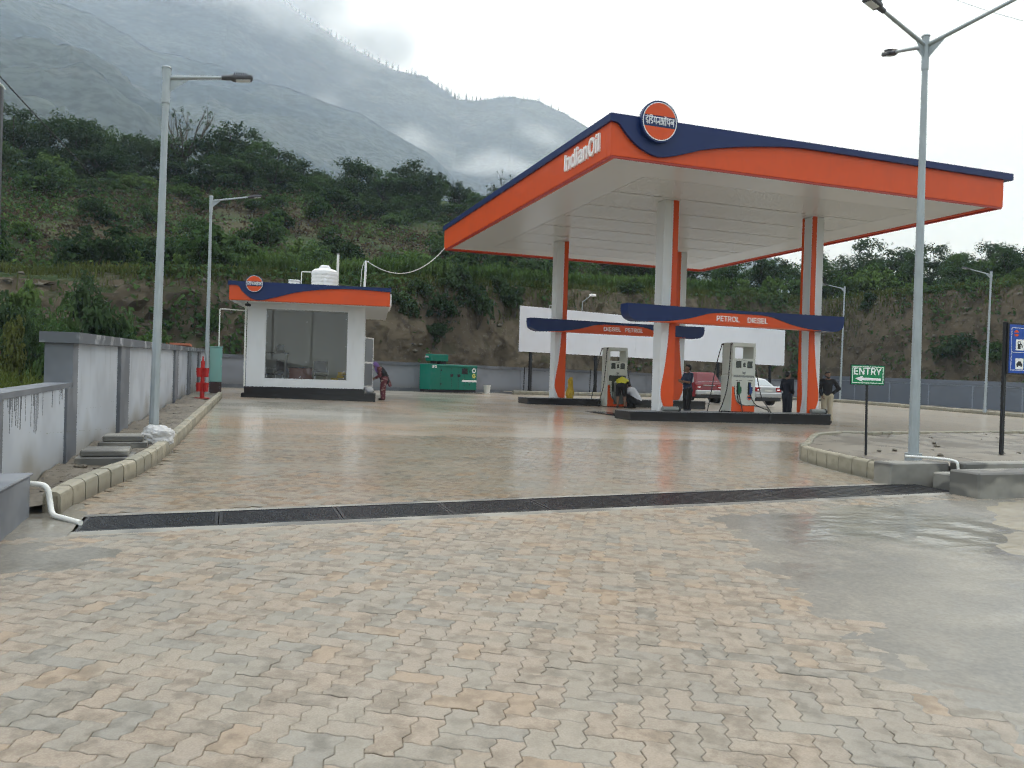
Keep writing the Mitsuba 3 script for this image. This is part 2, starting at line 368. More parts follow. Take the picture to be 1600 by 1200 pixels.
# ------------------------------------------------------------------ ground, terrain, mountains
def bank_s(x, y):
    d1 = (y - .35 * x - 38.6) / 1.0595; d2 = x - 47.2
    return np.where((d1 > 0) | (d2 > 0), np.hypot(np.maximum(d1, 0), np.maximum(d2, 0)), np.maximum(d1, d2))
def hill_z(x, y):
    s = bank_s(x, y); t = (x + .35 * y) / 1.06
    top = np.interp(x, [-25, -8, 0, 15, 50], [5.0, 5.6, 6.3, 7.3, 9.8])
    P = np.stack([x * .22, y * .22, 0 * x], -1); P2 = np.stack([x * .05, y * .05, 0 * x + 3], -1)
    wob = (meshkit.fbm(P, 3, 2) - .5)
    k = np.interp(t - .3 * np.maximum(s - 30, 0), [10, 33, 45, 58, 72, 85], [.29, .33, .335, .33, .16, .03])
    rise = np.clip((s - 2.4 - wob * 1.6) / 3.0, 0, 1); rise = rise * rise * (3 - 2 * rise)
    z = gz(x, y) + (top - .7) * rise + .05 * np.maximum(s - 5.4, 0) * (s < 400)
    z = z + k * np.clip(s - 12, 0, 48) + .03 * k * np.clip(s - 60, 0, 200)
    z = z + (meshkit.fbm(P2, 3, 5) - .5) * 3.0 * np.clip((s - 10) / 20, 0, 1) + wob * .8 * np.clip(s / 4, 0, 1)
    return z
def grid_mesh(X, Y, Z):
    n, m = X.shape
    v = np.stack([X.ravel(), Y.ravel(), Z.ravel()], 1); i = np.arange(n * m).reshape(n, m)
    f = np.concatenate([np.stack([i[:-1, :-1], i[1:, :-1], i[1:, 1:]], -1).reshape(-1, 3), np.stack([i[:-1, :-1], i[1:, 1:], i[:-1, 1:]], -1).reshape(-1, 3)])
    m = trimesh.Trimesh(v, f, process=False)
    if m.face_normals[:, 2].mean() < 0: m.faces = m.faces[:, ::-1]
    return m
xs = np.concatenate([[-5200, -2500, -1000, -400, -150], np.linspace(-60, 80, 36), [160, 400, 1000, 2500, 5200]])
ys = np.concatenate([[-5200, -2500, -1000, -400, -150, -60], np.linspace(-20, 70, 24), [160, 400, 1000, 2500, 5200]])
X, Y = np.meshgrid(xs, ys, indexing='ij')
Zg = gz(X, Y) - .10 - .6 * np.clip((np.hypot(X - 10, Y - 20) - 60) / 100, 0, 1)
solo('ground', grid_mesh(X, Y, Zg), 'field', 'low ground around the filling station', kind='structure', smooth=True)

# hillside: strips that follow the boundary wall line at distance s behind it
def strip_point(t, s):
    """t runs along the rear wall line, round the corner and back along the right wall."""
    L = 1.0595; ux, uy = 1 / L, .35 / L; nx, ny = -.35 / L, 1 / L
    cx, cy = 47.2, 38.6 + .35 * 47.2
    a = np.arctan2(ux, -nx)  # turn angle at the corner
    ang0 = math.atan2(ny, nx)
    arc = ang0 * 9.0
    x1, y1 = cx + t * ux + s * nx, cy + t * uy + s * ny
    th = np.clip(t / 9.0, 0, ang0)
    x2, y2 = cx + s * np.cos(ang0 - th), cy + s * np.sin(ang0 - th)
    x3, y3 = cx + s, cy - (t - arc)
    return np.where(t < 0, x1, np.where(t < arc, x2, x3)), np.where(t < 0, y1, np.where(t < arc, y2, y3))
tt = np.concatenate([np.arange(-110, -70, 1.6), np.arange(-70, 40, .42), np.arange(40, 75, 1.4)])
ss = np.concatenate([np.arange(.2, 2., .45), np.arange(2., 6.4, .2), np.arange(6.4, 14, .8), np.arange(14, 66, 1.8), [80, 110, 160, 230, 330]])
TT, SS = np.meshgrid(tt, ss, indexing='ij')
HX, HY = strip_point(TT, SS); HZ = hill_z(HX, HY)
face = np.clip(1 - np.abs(SS - 4.0) / 2.2, 0, 1)
P3 = np.stack([HX, HY, HZ * 1.4], -1)
push = (meshkit.fbm(P3 * .55, 4, 11) - .5) * 2.4 + (meshkit.fbm(P3 * 1.9, 3, 12) - .5) * .9
L_ = 1.0595
HX2, HY2 = HX + face * push * .33, HY - face * push * .9
solo('hillside', grid_mesh(HX2, HY2, HZ), 'earth', 'cut earth bank and scrubby slope rising behind the station', kind='structure', smooth=40)

def bearing(deg, r):
    """Horizontal point at range r on a compass bearing counted from the camera's heading."""
    a = math.radians(deg); return (math.cos(a) * FW + math.sin(a) * RT) * r
def ridge(name, label, profile, r0, rn, seed, rough=.05):
    q = np.linspace(profile[0][0], profile[-1][0], 260); e = np.tan(np.radians(np.interp(q, [p[0] for p in profile], [p[1] for p in profile])))
    rad = np.concatenate([np.linspace(rn, 1, 46), np.linspace(1.01, 1.35, 8)])
    az = np.radians(q)
    D = np.cos(az)[:, None] * FW[None, :2] + np.sin(az)[:, None] * RT[None, :2]
    R = r0 * rad
    hgt = np.where(rad <= 1, np.clip((rad - rn) / (1 - rn), 0, 1) ** .85, 1 - 1.2 * (rad - 1))
    Xm, Ym = D[:, 0:1] * R, D[:, 1:2] * R
    Z = 1.5 + (e * r0)[:, None] * hgt[None]
    Pm = np.stack([Xm, Ym, 0 * Xm], -1)
    n1 = meshkit.fbm(Pm * (5.0 / r0), 5, seed) - .5; gull = np.abs(meshkit.fbm(Pm * (11. / r0), 4, seed + 3) - .5)
    amp = r0 * rough * np.clip(hgt * (1.15 - hgt) * 4, 0, 1)
    Z = Z + n1 * amp * 1.6 - gull * amp * 2.2 + (meshkit.fbm(Pm * (60. / r0), 3, seed + 7) - .5) * r0 * .004
    solo(name, grid_mesh(Xm, Ym, Z - 25 * (hgt < .02)), 'mountain_green', label, kind='structure', smooth=True)
    return q, e, D
ridge('foothill', 'nearest misty spur of the mountain at the far left', [(-50.19, 18.9), (-41.35, 16.72), (-32.62, 18.16), (-30.63, 18.38), (-28.9, 18.44), (-27.11, 17.97), (-25.08, 17.04), (-23.75, 16.48), (-21.8, 15.66), (-17.74, 14.34), (-12.63, 12.5), (-7.29, 9.34), (0.0, 3.3)], 1150, .35, 21, .05)
ridge('mountain_spur', 'grey green mountain spur falling to the right', [(-53.67, 21.77), (-41.35, 22.22), (-32.62, 22.3), (-25.64, 20.72), (-20.61, 19.9), (-17.74, 19.41), (-15.22, 18.81), (-12.19, 17.86), (-8.64, 16.67), (-6.84, 15.69), (-5.03, 14.51), (-4.03, 13.35), (-1.37, 10.92), (4.57, 4.33)], 1700, .4, 31, .03)
FARP = [(-41.35, 22.51), (-29.25, 25.77), (-20.2, 26.31), (-16.07, 23.72), (-12.63, 22.17), (-9.09, 20.89), (-6.84, 20.34), (-4.57, 19.3), (-2.75, 19.1), (-0.46, 19.42), (1.37, 19.1), (3.21, 18.3), (5.26, 17.23), (9.09, 14.86), (13.5, 11.68), (19.8, 7.51), (25.64, 2.87), (29.25, 1.09)]
q, e, D = ridge('far_mountain', 'pale far mountain with conifers along its ridge', FARP, 2700, .5, 41, .012)
cones = []
for _ in range(330):
    i = rng.integers(70, 215); w = rng.random(); r = 2700 * rng.uniform(.985, 1.0)
    d = D[i] * (1 - w) + D[i + 1] * w; zz = 1.5 + (e[i] * (1 - w) + e[i + 1] * w) * 2700 * ((r / 2700 - .5) / .5) ** .85
    h = rng.uniform(6, 16) * (1.25 if rng.random() < .2 else 1)
    c = rod((d[0] * r, d[1] * r, zz - 8), (d[0] * r, d[1] * r, zz + h), h * .17, .3, 5); cones.append(c)
solo('ridge_conifers', cat_(*cones), 'mountain_green', 'distant conifers standing along the far ridge', kind='stuff')
# low cloud caught between the ridges: a soft-edged density grid in one box of air
CB0, CB1 = np.array([-1300., 1730., 0.]), np.array([560., 2560., 1500.])
nx_, ny_, nz_ = 132, 60, 120
gx_, gy_, gz_ = np.meshgrid(*[np.linspace(a, b, n) for a, b, n in zip(CB0, CB1, (nx_, ny_, nz_))], indexing='ij')
Pn = np.stack([gx_, gy_, gz_], -1)
wob_ = meshkit.fbm(Pn / 150., 5, 17) - .5; fine_ = meshkit.fbm(Pn / 50., 3, 19) - .5
dens = np.zeros(gx_.shape)
for x, y, z, w, h, a in [(-236, 1900, 554, 70, 48, 0.9), (-172, 1950, 546, 90, 50, 1.1), (-104, 2000, 517, 130, 40, 1.3), (-16, 2050, 509, 150, 34, 1.3), (72, 2250, 684, 75, 44, 1.0), (27, 2250, 625, 60, 46, 0.8), (-62, 2200, 610, 60, 40, 0.8), (180, 2250, 547, 170, 34, 1.1), (-422, 2200, 922, 130, 62, 1.1), (-563, 2200, 983, 180, 75, 1.2), (-704, 2200, 1041, 200, 85, 1.2), (-368, 2300, 911, 70, 40, 0.8), (-385, 1850, 682, 60, 26, 0.6), (-432, 1800, 611, 50, 22, 0.5), (-790, 2100, 1024, 180, 80, 1.2)]:
    d2 = ((gx_ - x) / w) ** 2 + ((gy_ - y) / (w * 1.1)) ** 2 + ((gz_ - z) / h) ** 2
    dens = np.maximum(dens, a * np.clip(1.0 - np.sqrt(d2) + 2.4 * wob_ + .9 * fine_, 0, 1))
edge_ = np.minimum.reduce([gx_ - CB0[0], CB1[0] - gx_, gy_ - CB0[1], CB1[1] - gy_, gz_ - CB0[2], CB1[2] - gz_])
dens = .00032 + .026 * np.clip(dens - .08, 0, 1) ** 1.4 * np.clip(edge_ / 60, 0, 1)
YW = M_ = np.eye(4); M_[:3, :3] = np.column_stack([RT, FW, [0, 0, 1.]])
to_box = T(M_.tolist()) @ T().translate([float(v) for v in CB0]) @ T().scale([float(v) for v in CB1 - CB0])
scene['mist_air'] = {'type': 'heterogeneous', 'albedo': {'type': 'constvolume', 'value': C(.985, .99, .995)}, 'scale': 1.0,
                     'sigma_t': {'type': 'gridvolume', 'grid': mi.VolumeGrid(np.ascontiguousarray(dens.transpose(2, 1, 0)[..., None].astype(np.float32))), 'to_world': to_box, 'filter_type': 'trilinear'}}
scene['low_cloud'] = {'type': 'cube', 'to_world': to_box @ T().translate([.5, .5, .5]) @ T().scale([.5, .5, .5]), 'bsdf': {'type': 'null'}, 'interior': {'type': 'ref', 'id': 'mist_air'}, 'exterior': {'type': 'ref', 'id': 'haze_air'}}
labels['low_cloud'] = {'label': 'white shreds of low cloud caught between the mountain ridges', 'kind': 'stuff'}

# ------------------------------------------------------------------ paving, drain, silt
import shapely
def near_line(x): return 7.29 + .125 * (x + 1.17)
def far_line(x): return 7.94 + .139 * (x + 1.17)
fore = Polygon([(-1.6, far_line(-1.6) + .02), (-1.7, 38.0), (47.1, 55.1), (47.1, far_line(47.1)), (9.5, far_line(9.5) + .02)])
solo('forecourt', sheet(fore, .6, lambda x, y: gz(x, y) - .012 * np.clip((16.2 - y) / .9, 0, 1)), 'forecourt_wet', 'wet block paved forecourt beyond the drain', kind='structure', smooth=True)
silt_r = Polygon([(5.0, 8.02), (4.4, 7.1), (4.02, 6.3), (3.65, 5.4), (3.5, 4.8), (3.2, 3.8), (2.85, 2.8), (2.3, 1.2), (1.6, -3), (16, -4), (17, 9.1), (9.9, 8.62), (9.5, 8.6)])
silt_l = Polygon([(-2.9, 7.05), (-1.17, 7.27), (-.1, 7.41), (-.35, 7.05), (-.8, 6.3), (-1.2, 5.5), (-1.6, 4.4), (-2.2, 3), (-4.5, 1), (-6, 7)])
def rag(poly, a, seed):
    c = np.array(poly.segmentize(.18).exterior.coords)[:-1]; n = meshkit.fbm(np.column_stack([c * 1.6, np.zeros(len(c))]), 4, seed) - .5
    n2 = meshkit.fbm(np.column_stack([c * 1.6, np.ones(len(c)) * 7]), 4, seed) - .5
    return Polygon(c + a * np.column_stack([n, n2])).buffer(0)
keep = Polygon([(-9, near_line(-9) - .13), (18, near_line(18) - .13), (18, -6), (-9, -6)])
SILT = []
for name, poly, seed, lab in (('muddy_apron', silt_r, 3, 'smooth grey silt and water over the right of the apron'), ('muddy_puddle', silt_l, 5, 'grey muddy water at the left end of the drain')):
    g = rag(poly, .9, seed).intersection(keep); g = max(getattr(g, 'geoms', [g]), key=lambda a: a.area)
    SILT.append(g)
    def zf(x, y, g=g, seed=seed):
        d = shapely.distance(shapely.points(x, y), g.exterior)
        P = np.column_stack([x * 1.2, y * 1.2, 0 * x])
        rut = .012 * np.exp(-((y - 3.31 - -0.87 * (x - 3.14)) / .035) ** 2) * np.clip((x - 3.04) / .2, 0, 1) * np.clip((3.70 - x) / .2, 0, 1) + .006 * np.sin((x + .45 * y) * 9) * np.exp(-((y - 5.6 - .28 * (x - 5)) / .35) ** 2)
        return gz(x, y) - .006 + .012 * np.clip(d / 1.0, 0, 1) + (meshkit.fbm(P * 2.2, 4, seed) - .5) * .013 * np.clip(d / .25, 0, 1) + (rut if seed == 3 else 0) * np.clip(d / .5, 0, 1)
    solo(name, sheet(g, .11, zf), 'silt', lab, kind='structure', smooth=True)
gm = rag(Polygon([(9.9, 8.1), (9.0, 7.7), (8.2, 6.9), (7.4, 6.2), (6.6, 5.3), (7.5, 3), (20, 2), (20, 8.1)]), .6, 9)
def zgm(x, y):
    d = shapely.distance(shapely.points(x, y), gm.exterior)
    return gz(x, y) - .01 + .045 * np.clip(d / .5, 0, 1) + (meshkit.fbm(np.column_stack([x * 3, y * 3, 0 * x]), 4, 8) - .5) * .04 * np.clip(d / .3, 0, 1)
solo('gravel_verge', sheet(gm, .14, zgm), 'gravel_mud', 'ridge of yellowish gravel and mud at the right', kind='structure', smooth=True)

apron = Polygon([(-5, near_line(-5) - .1), (12, near_line(12) - .1), (12, -4), (-5, -4)])
solo('paved_apron', sheet(apron, .8, lambda x, y: gz(x, y) - .0065), 'joint_sand', 'zigzag block paved apron in front of the drain', kind='structure', smooth=True)
UW = .118; PA = -math.radians(27.4)
def edge(p, q):
    """A unit lattice edge bent into the paver's zigzag, the same seen from either tile."""
    p, q = np.array(p, float), np.array(q, float); d = q - p
    flip = (d[0] < -.5 or d[1] < -.5)
    a, b = (q, p) if flip else (p, q); dd = b - a; nn = np.array([-dd[1], dd[0]])
    amp = .055 if abs(dd[0]) > .5 else .10
    pts = [a, a + .30 * dd + amp * nn, a + .70 * dd - amp * nn]
    if flip: pts = [q + .70 * dd - amp * nn, q + .30 * dd + amp * nn]; pts = [b] + pts
    return pts
def paver_mesh(w, h):
    ring = []
    C4 = [(i, 0) for i in range(w)] + [(w, j) for j in range(h)] + [(w - i, h) for i in range(w)] + [(0, h - j) for j in range(h)]
    for k in range(len(C4)): ring += edge(C4[k], C4[(k + 1) % len(C4)])
    P = Polygon(np.array(ring) * UW).buffer(-.0011, join_style=2)
    top = P.buffer(-.0030, join_style=2)
    o = np.array(P.exterior.coords)[:-1]; o = o[::1]
    v2, f2 = trimesh.creation.triangulate_polygon(top, engine='earcut')
    tv = np.column_stack([v2, np.zeros(len(v2))])
    mt = trimesh.Trimesh(tv, f2, process=False)
    if mt.face_normals[:, 2].mean() < 0: mt.faces = mt.faces[:, ::-1]
    ti = np.array(top.exterior.coords)[:-1]
    if not top.exterior.is_ccw: ti = ti[::-1]
    if not P.exterior.is_ccw: o = o[::-1]
    n = min(len(ti), len(o))
    k0 = np.argmin(np.hypot(*(o - ti[0]).T)); o = np.roll(o, -k0, axis=0)
    if len(ti) != len(o):
        o = np.array([o[np.argmin(np.hypot(*(o - t).T))] for t in ti]); n = len(ti)
    v = np.vstack([np.column_stack([ti, np.zeros(n)]), np.column_stack([o, np.full(n, -.0028)]), np.column_stack([o, np.full(n, -.012)])]); f = []
    for r in (0, n):
        for i in range(n):
            j = (i + 1) % n; f += [(r + n + i, r + n + j, r + j), (r + n + i, r + j, r + i)]
    sk = trimesh.Trimesh(v, f, process=False)
    m = cat_(mt, sk); m.apply_translation((-w * UW / 2, -h * UW / 2, 0)); return m
PV = {(2, 1): paver_mesh(2, 1), (1, 2): paver_mesh(1, 2)}
PPLY = {(k, t): shape(PV[k], f'paver_tone_{t}') for k in PV for t in range(6)}
cp, sp = math.cos(PA), math.sin(PA)
cand = []
inner = [g.buffer(-.5) for g in SILT]
for i in range(-60, 110):
    for j in range(-10, 110):
        c = (i - j) % 4
        if c == 0: w, h = 2, 1
        elif c == 3: w, h = 1, 2
        else: continue
        lx, ly = (i + w / 2) * UW, (j + h / 2) * UW
        x, y = lx * cp - ly * sp, lx * sp + ly * cp
        if y > near_line(x) - .17 or y < .6: continue
        fx, fy = x * RT[0] + y * RT[1], x * FW[0] + y * FW[1]
        if fy < 1.9 or abs(fx) > .66 * fy + 1.0: continue
        pt = Point(x, y)
        if any(g.contains(pt) for g in inner): continue
        cand.append((fy + .15 * abs(fx) + (5 if fy < 3.0 or abs(fx) > .65 * fy else 0), x, y, (w, h)))
cand.sort(key=lambda c: c[0])
slope = np.array([[1, 0, 0], [0, 1, 0], [-.0105, .019, 1.]])
stuff = {t: [] for t in range(6)}
for n, (_, x, y, k) in enumerate(cand):
    nz = float(meshkit.fbm(np.array([x * .5, y * .5, 1.]), 3, 3)); r = rng.random()
    t = int(rng.choice(6, p=[.27, .22, .17, .14, .10, .10] if nz > .5 else [.13, .17, .22, .22, .20, .06]))
    tilt = rng.normal(0, .0055, 2); z = gz(x, y) + rng.normal(0, .0012)
    m = np.eye(4); m[:3, :3] = np.array([[1, 0, 0], [0, 1, 0], [-.0105 + tilt[0], .019 + tilt[1], 1.]]) @ np.array([[cp, -sp, 0], [sp, cp, 0], [0, 0, 1]]); m[:3, 3] = (x, y, z)
    if n < 300: part('paved_apron', 'paver', PPLY[k, t], None, tw=T(m.tolist()))
    else: stuff[t].append(put(PV[k], m))
for t, ms in stuff.items(): scene[f'paved_apron__paver_field__{t}'] = shape(cat_(*ms), f'paver_tone_{t}')
labels['paved_apron__paver_field'] = {'kind': 'stuff'}
# the first rows beyond the drain, under a film of water
def wet_tone(base, k):
    f0 = paver_tone(base, k)
    def fn(p, n, uv): return mix(f0(p, n, uv), (.255, .235, .195), smoothstep(.45, .7, fbm(p.x * .5, p.y * .9, 4., 4)) * .45)
    return fn
for i, b in enumerate(PAVER_TONES): mat(f'wet_paver_{i}', wet_tone((b[0] * .92, b[1] * .9, b[2] * .88), i * 3.7 + 40), lambda p, n, uv: .10 + .12 * smoothstep(.4, .7, fbm(p.x * .6 + 1., p.y * .35, 2., 3)), spec=.6, bump=paver_bump, bscale=.0012)
yard = Polygon([(-1.38, far_line(-1.38) + .13), (-1.33, 8.85), (-1.16, 9.83), (-.93, 11.16), (-.85, 11.94), (-.77, 13.82), (-.68, 16.3), (13.0, 16.3), (13.0, 15.6), (11.9, 14.6), (10.9, 13.5), (10.25, 12.75), (9.9, 12.1), (9.7, 11.4), (9.55, 10.7), (9.5, 10.2), (9.3, far_line(9.3) + .13)])
stuff = {t: [] for t in range(6)}
for i in range(-80, 210):
    for j in range(30, 240):
        c = (i - j) % 4
        if c == 0: w, h = 2, 1
        elif c == 3: w, h = 1, 2
        else: continue
        lx, ly = (i + w / 2) * UW, (j + h / 2) * UW; x, y = lx * cp - ly * sp, lx * sp + ly * cp
        if y < 8 or y > 16.2 or x < -1.4 or x > 13.2 or not yard.contains(Point(x, y)): continue
        nz = float(meshkit.fbm(np.array([x * .35, y * .35, 5.]), 3, 13))
        t = int(rng.choice(6, p=[.30, .22, .15, .12, .09, .12] if nz > .5 else [.12, .16, .22, .24, .22, .04]))
        tilt = rng.normal(0, .004, 2); m = np.eye(4); m[:3, :3] = np.array([[1, 0, 0], [0, 1, 0], [-.0105 + tilt[0], .019 + tilt[1], 1.]]) @ np.array([[cp, -sp, 0], [sp, cp, 0], [0, 0, 1]]); m[:3, 3] = (x, y, gz(x, y) + rng.normal(0, .0012))
        stuff[t].append(put(PV[w, h], m))
for t, ms in stuff.items(): scene[f'forecourt__paver_field__{t}'] = shape(cat_(*ms), f'wet_paver_{t}')
labels['forecourt__paver_field'] = {'kind': 'stuff'}

# drain: concrete edging, a dark channel and ten lift-out grates
for nm, f0, f1 in (('drain_edging', lambda x: near_line(x) - .12, near_line), ('drain_edging', far_line, lambda x: far_line(x) + .10)):
    xq = np.linspace(-1.2, 10.2, 60)
    pts = [(x, f0(x)) for x in xq] + [(x, f1(x)) for x in xq[::-1]]
    solo(nm, sheet(Polygon(pts), .2, lambda x, y: gz(x, y) + .005 - .016 * np.clip(((near_line(x) - y) / .12 - .55) / .45, 0, 1) + (meshkit.fbm(np.column_stack([x * 4, y * 4, 0 * x]), 3, 2) - .5) * .006), 'concrete', 'thin concrete edging along the drain', kind='structure', smooth=True)
pit = Polygon([(-1.22, near_line(-1.22)), (10.4, near_line(10.4)), (10.4, far_line(10.4)), (-1.22, far_line(-1.22))])
solo('drain_channel', sheet(pit, .5, lambda x, y: gz(x, y) - .055), 'pit_dark', 'dark channel under the drain grates', kind='structure')
solo('muddy_corner', sheet(Polygon([(-2.3, 6.8), (-1.5, 6.95), (-1.19, 7.0), (-1.19, 8.1), (-1.3, 8.6), (-2.3, 8.6)]), .08, lambda x, y: gz(x, y) + .006 - .02 * np.clip((7.25 - y) / .25, 0, 1) + (meshkit.fbm(np.column_stack([x * 5, y * 5, 0 * x]), 4, 6) - .5) * .03), 'silt', 'muddy wet corner under the left white pipe', kind='structure', smooth=True)
GN = 10; x0n, x1n = -1.17, 9.85
for g in range(GN):
    lab = ['leftmost black drain grate beside the white pipe', 'second', 'third', 'fourth', 'fifth', 'sixth', 'seventh', 'eighth', 'ninth', 'rightmost black drain grate under the concrete block'][g]
    if g not in (0, 9): lab = f'black slotted drain grate, {lab} from the left in the row'
    k = thing('drain_grate', lab, 'drain grate', 'drain grates across the entrance')
    a, b = x0n + (x1n - x0n) * g / GN, x0n + (x1n - x0n) * (g + 1) / GN
    skew = 0.
    def at(u, w):
        xn, xf = a + (b - a) * u, a + (b - a) * u + .0 + (skew * (1 - u) if g == 0 else 0)
        pn, pf = np.array([xn, near_line(xn)]), np.array([xf, far_line(xf)])
        return pn * (1 - w) + pf * w
    dzg = rng.normal(0, .003)
    def strip(u0, u1, w0, w1, zt=.008, zb=-.03):
        q = np.array([at(u0, w0), at(u1, w0), at(u1, w1), at(u0, w1)])
        v = np.vstack([np.column_stack([q, gz(q[:, 0], q[:, 1]) + zt + dzg]), np.column_stack([q, gz(q[:, 0], q[:, 1]) + zb])])
        return trimesh.convex.convex_hull(v)
    part(k, 'frame', cat_(strip(.004, .996, .01, .05), strip(.004, .996, .95, .99), strip(.004, .03, .05, .95), strip(.97, .996, .05, .95)), 'grate_iron')
    part(k, 'bars', cat_(*[strip(.03, .97, .07 + .88 * i / 12, .07 + .88 * i / 12 + .045, .006) for i in range(12)], *[strip(u, u + .012, .05, .95, .0) for u in (.25, .5, .75)]), 'grate_iron', kind='stuff')

# ------------------------------------------------------------------ kerbs and planted strips
def kerb_stone(L, w, h):
    m = bx(-L / 2 + .006, L / 2 - .006, 0, w, -.12, h, .012)
    p = Polygon([(0, -.12), (0, h - .05), (.012, h - .02), (.04, h), (w - .02, h), (w, h - .02), (w, -.12)])
    m = prism(p, L - .026); m.apply_transform(np.array([[0, 0, 1, -L / 2 + .013], [1, 0, 0, 0], [0, 1, 0, 0], [0, 0, 0, 1.]])); return m
def kerb(label, path, L=.4, w=.15, h=.2, wob=1.):
    """Stones along a path; the outer (dry) face looks to the right of the walking direction."""
    k = thing('kerb', label, 'kerb')
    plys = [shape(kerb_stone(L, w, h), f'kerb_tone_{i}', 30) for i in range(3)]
    ln = LineString(bez(path, 10)); n = int(ln.length / L)
    for i in range(n):
        a, b = np.array(ln.interpolate(i * L).coords[0]), np.array(ln.interpolate((i + 1) * L).coords[0])
        c = (a + b) / 2; yaw = math.atan2(*(b - a)[::-1]) + rng.normal(0, .012 * wob)
        m = M((c[0], c[1], float(gz(*c)) + rng.normal(0, .004 * wob)), yaw)
        m[2, 0] = -.0105 * math.cos(yaw) + .019 * math.sin(yaw)
        part(k, 'stone', plys[int(rng.integers(3))], None, tw=T(m.tolist()))
    # bedding mortar shows in the joints
    off = np.array(ln.coords); t = np.gradient(off, axis=0); t /= np.linalg.norm(t, axis=1, keepdims=True); nn = np.column_stack([-t[:, 1], t[:, 0]])
    A, B = off + nn * .03, off + nn * (w - .015); v, f = [], []
    for i in range(len(off)):
        z = float(gz(*off[i])); v += [(*A[i], z - .1), (*A[i], z + h - .045), (*B[i], z + h - .045), (*B[i], z - .1)]
        if i:
            for j in range(3):
                a0, b0 = 4 * (i - 1) + j, 4 * i + j; f += [(a0, b0, b0 + 1), (a0, b0 + 1, a0 + 1)]
    part(k, 'mortar', trimesh.Trimesh(np.array(v), f, process=False), 'soil')
    return k
kl = [(-1.41, 8.11), (-1.34, 8.85), (-1.18, 9.83), (-1.04, 10.42), (-.95, 11.16), (-.87, 11.94), (-.79, 13.82), (-.68, 16.72), (-.55, 20.54), (-.3, 27.3), (-.25, 29.3)]
kerb('pale stone kerb along the left planting strip', kl)
solo('left_planting_strip', sheet(Polygon(kl[::1] + [(-1.2, 30.5), (-1.9, 11.3), (-1.95, 8.3), (-1.75, 8.05)]).buffer(-.03), .13,
     lambda x, y: gz(x, y) + .09 + (meshkit.fbm(np.column_stack([x * 2.2, y * 2.2, 0 * x]), 4, 4) - .5) * .16 + .05 * np.clip((y - 9) / 4, 0, 1)), 'soil', 'rough dark soil between the left kerb and the grey wall', kind='structure', smooth=50)
kr = [(9.50, 9.60), (9.66, 10.28), (9.72, 10.75), (9.87, 11.37), (10.08, 12.09), (10.40, 12.72), (11.2, 13.55), (12.3, 14.75), (13.5, 15.85), (14.8, 16.25), (17.2, 16.7), (19.4, 17.2), (22.6, 17.9), (30, 19.4)]
kerb('pale stone kerb around the right planting bed', kr[::-1], h=.27)
solo('right_planting_bed', sheet(Polygon(kr + [(30, 9.6), (9.7, 9.6)]).buffer(-.05), .17,
     lambda x, y: gz(x, y) + .20 + (meshkit.fbm(np.column_stack([x * 1.6, y * 1.6, 0 * x]), 4, 14) - .5) * .14 + (meshkit.fbm(np.column_stack([x * 5., y * 5., 0 * x]), 3, 15) - .5) * .05), 'mud_soil', 'bare muddy planting bed inside the right kerb', kind='structure', smooth=50)
kb = [(41.2, 31.0), (41.4, 34), (41.8, 38), (42.2, 43), (42.4, 47.5), (41.6, 50.0), (39, 50.2), (32, 47.7), (24, 44.9), (14.8, 41.7)]
kerb('pale stone kerb in front of the rear and right boundary walls', kb[::-1], L=.45, h=.22)
solo('rear_planting_strip', sheet(Polygon(kb + [(14.4, 43.4), (46.9, 54.8), (46.9, 30)]).buffer(-.06), .5, lambda x, y: gz(x, y) + .12 + (meshkit.fbm(np.column_stack([x, y, 0 * x]), 3, 24) - .5) * .12), 'mud_soil', 'soil strip along the rear boundary wall', kind='structure', smooth=True)

# ------------------------------------------------------------------ boundary walls
def wall_frame(p0, p1):
    p0, p1 = np.array(p0, float), np.array(p1, float); L = np.linalg.norm(p1 - p0); return p0, (p1 - p0) / L, L
def wbox(p0, d, a0, a1, n0, n1, z0, z1, b=0.):
    """Box along a wall: a along it, n to its right, z above the sloping ground."""
    nn = np.array([d[1], -d[0]]); v = []
    for a in (a0, a1):
        for n_ in (n0, n1):
            q = p0 + d * a + nn * n_; g = float(gz(*(p0 + d * a)))
            v += [(q[0], q[1], g + z0), (q[0], q[1], g + z1)]
    return trimesh.convex.convex_hull(np.array(v))
k = thing('boundary_wall', 'pale grey boundary wall with dark pilasters along the left kerb', 'wall')
p0, d, L = wall_frame((-1.86, 11.27), (-1.05, 38.4))
edges = [0]
part(k, 'pilaster', wbox(p0, d, 0, .30, -.32, .0, -.2, 1.55), 'wall_dark')
a = .30
for i in range(6):
    b = 3.42 + 4.62 * i
    part(k, 'panel', wbox(p0, d, a, min(b, L), -.24, -.012, -.2, 1.55), 'wall_light')
    if b + .9 < L: part(k, 'pilaster', wbox(p0, d, b, b + .92, -.30, .045, -.2, 1.552), 'wall_dark')
    a = b + .92
    if a > L: break
part(k, 'coping', cat_(*[wbox(p0, d, q0, q1, -.37, .075, 1.553, 1.69) for q0, q1 in ((-.06, 3.4), (3.402, 8.0), (8.002, 12.6), (12.602, 17.2), (17.202, L))]), 'wall_cope')
k = thing('low_wall', 'low stepped grey wall with dripping dark paint before the tall wall', 'wall')
p0, d, L = wall_frame((-1.95, 8.25), (-1.88, 11.265))
part(k, 'panel', wbox(p0, d, .16, L, -.22, -.0, -.2, 1.0), 'wall_light')
part(k, 'pilaster', wbox(p0, d, 0, .158, -.24, .004, -.2, .998), 'wall_dark')
part(k, 'pilaster', wbox(p0, d, L - .32, L - .002, -.20, .03, -.2, 1.0), 'wall_dark')
part(k, 'coping', wbox(p0, d, -.01, L, -.25, .012, 1.0, 1.06), 'wall_dark')
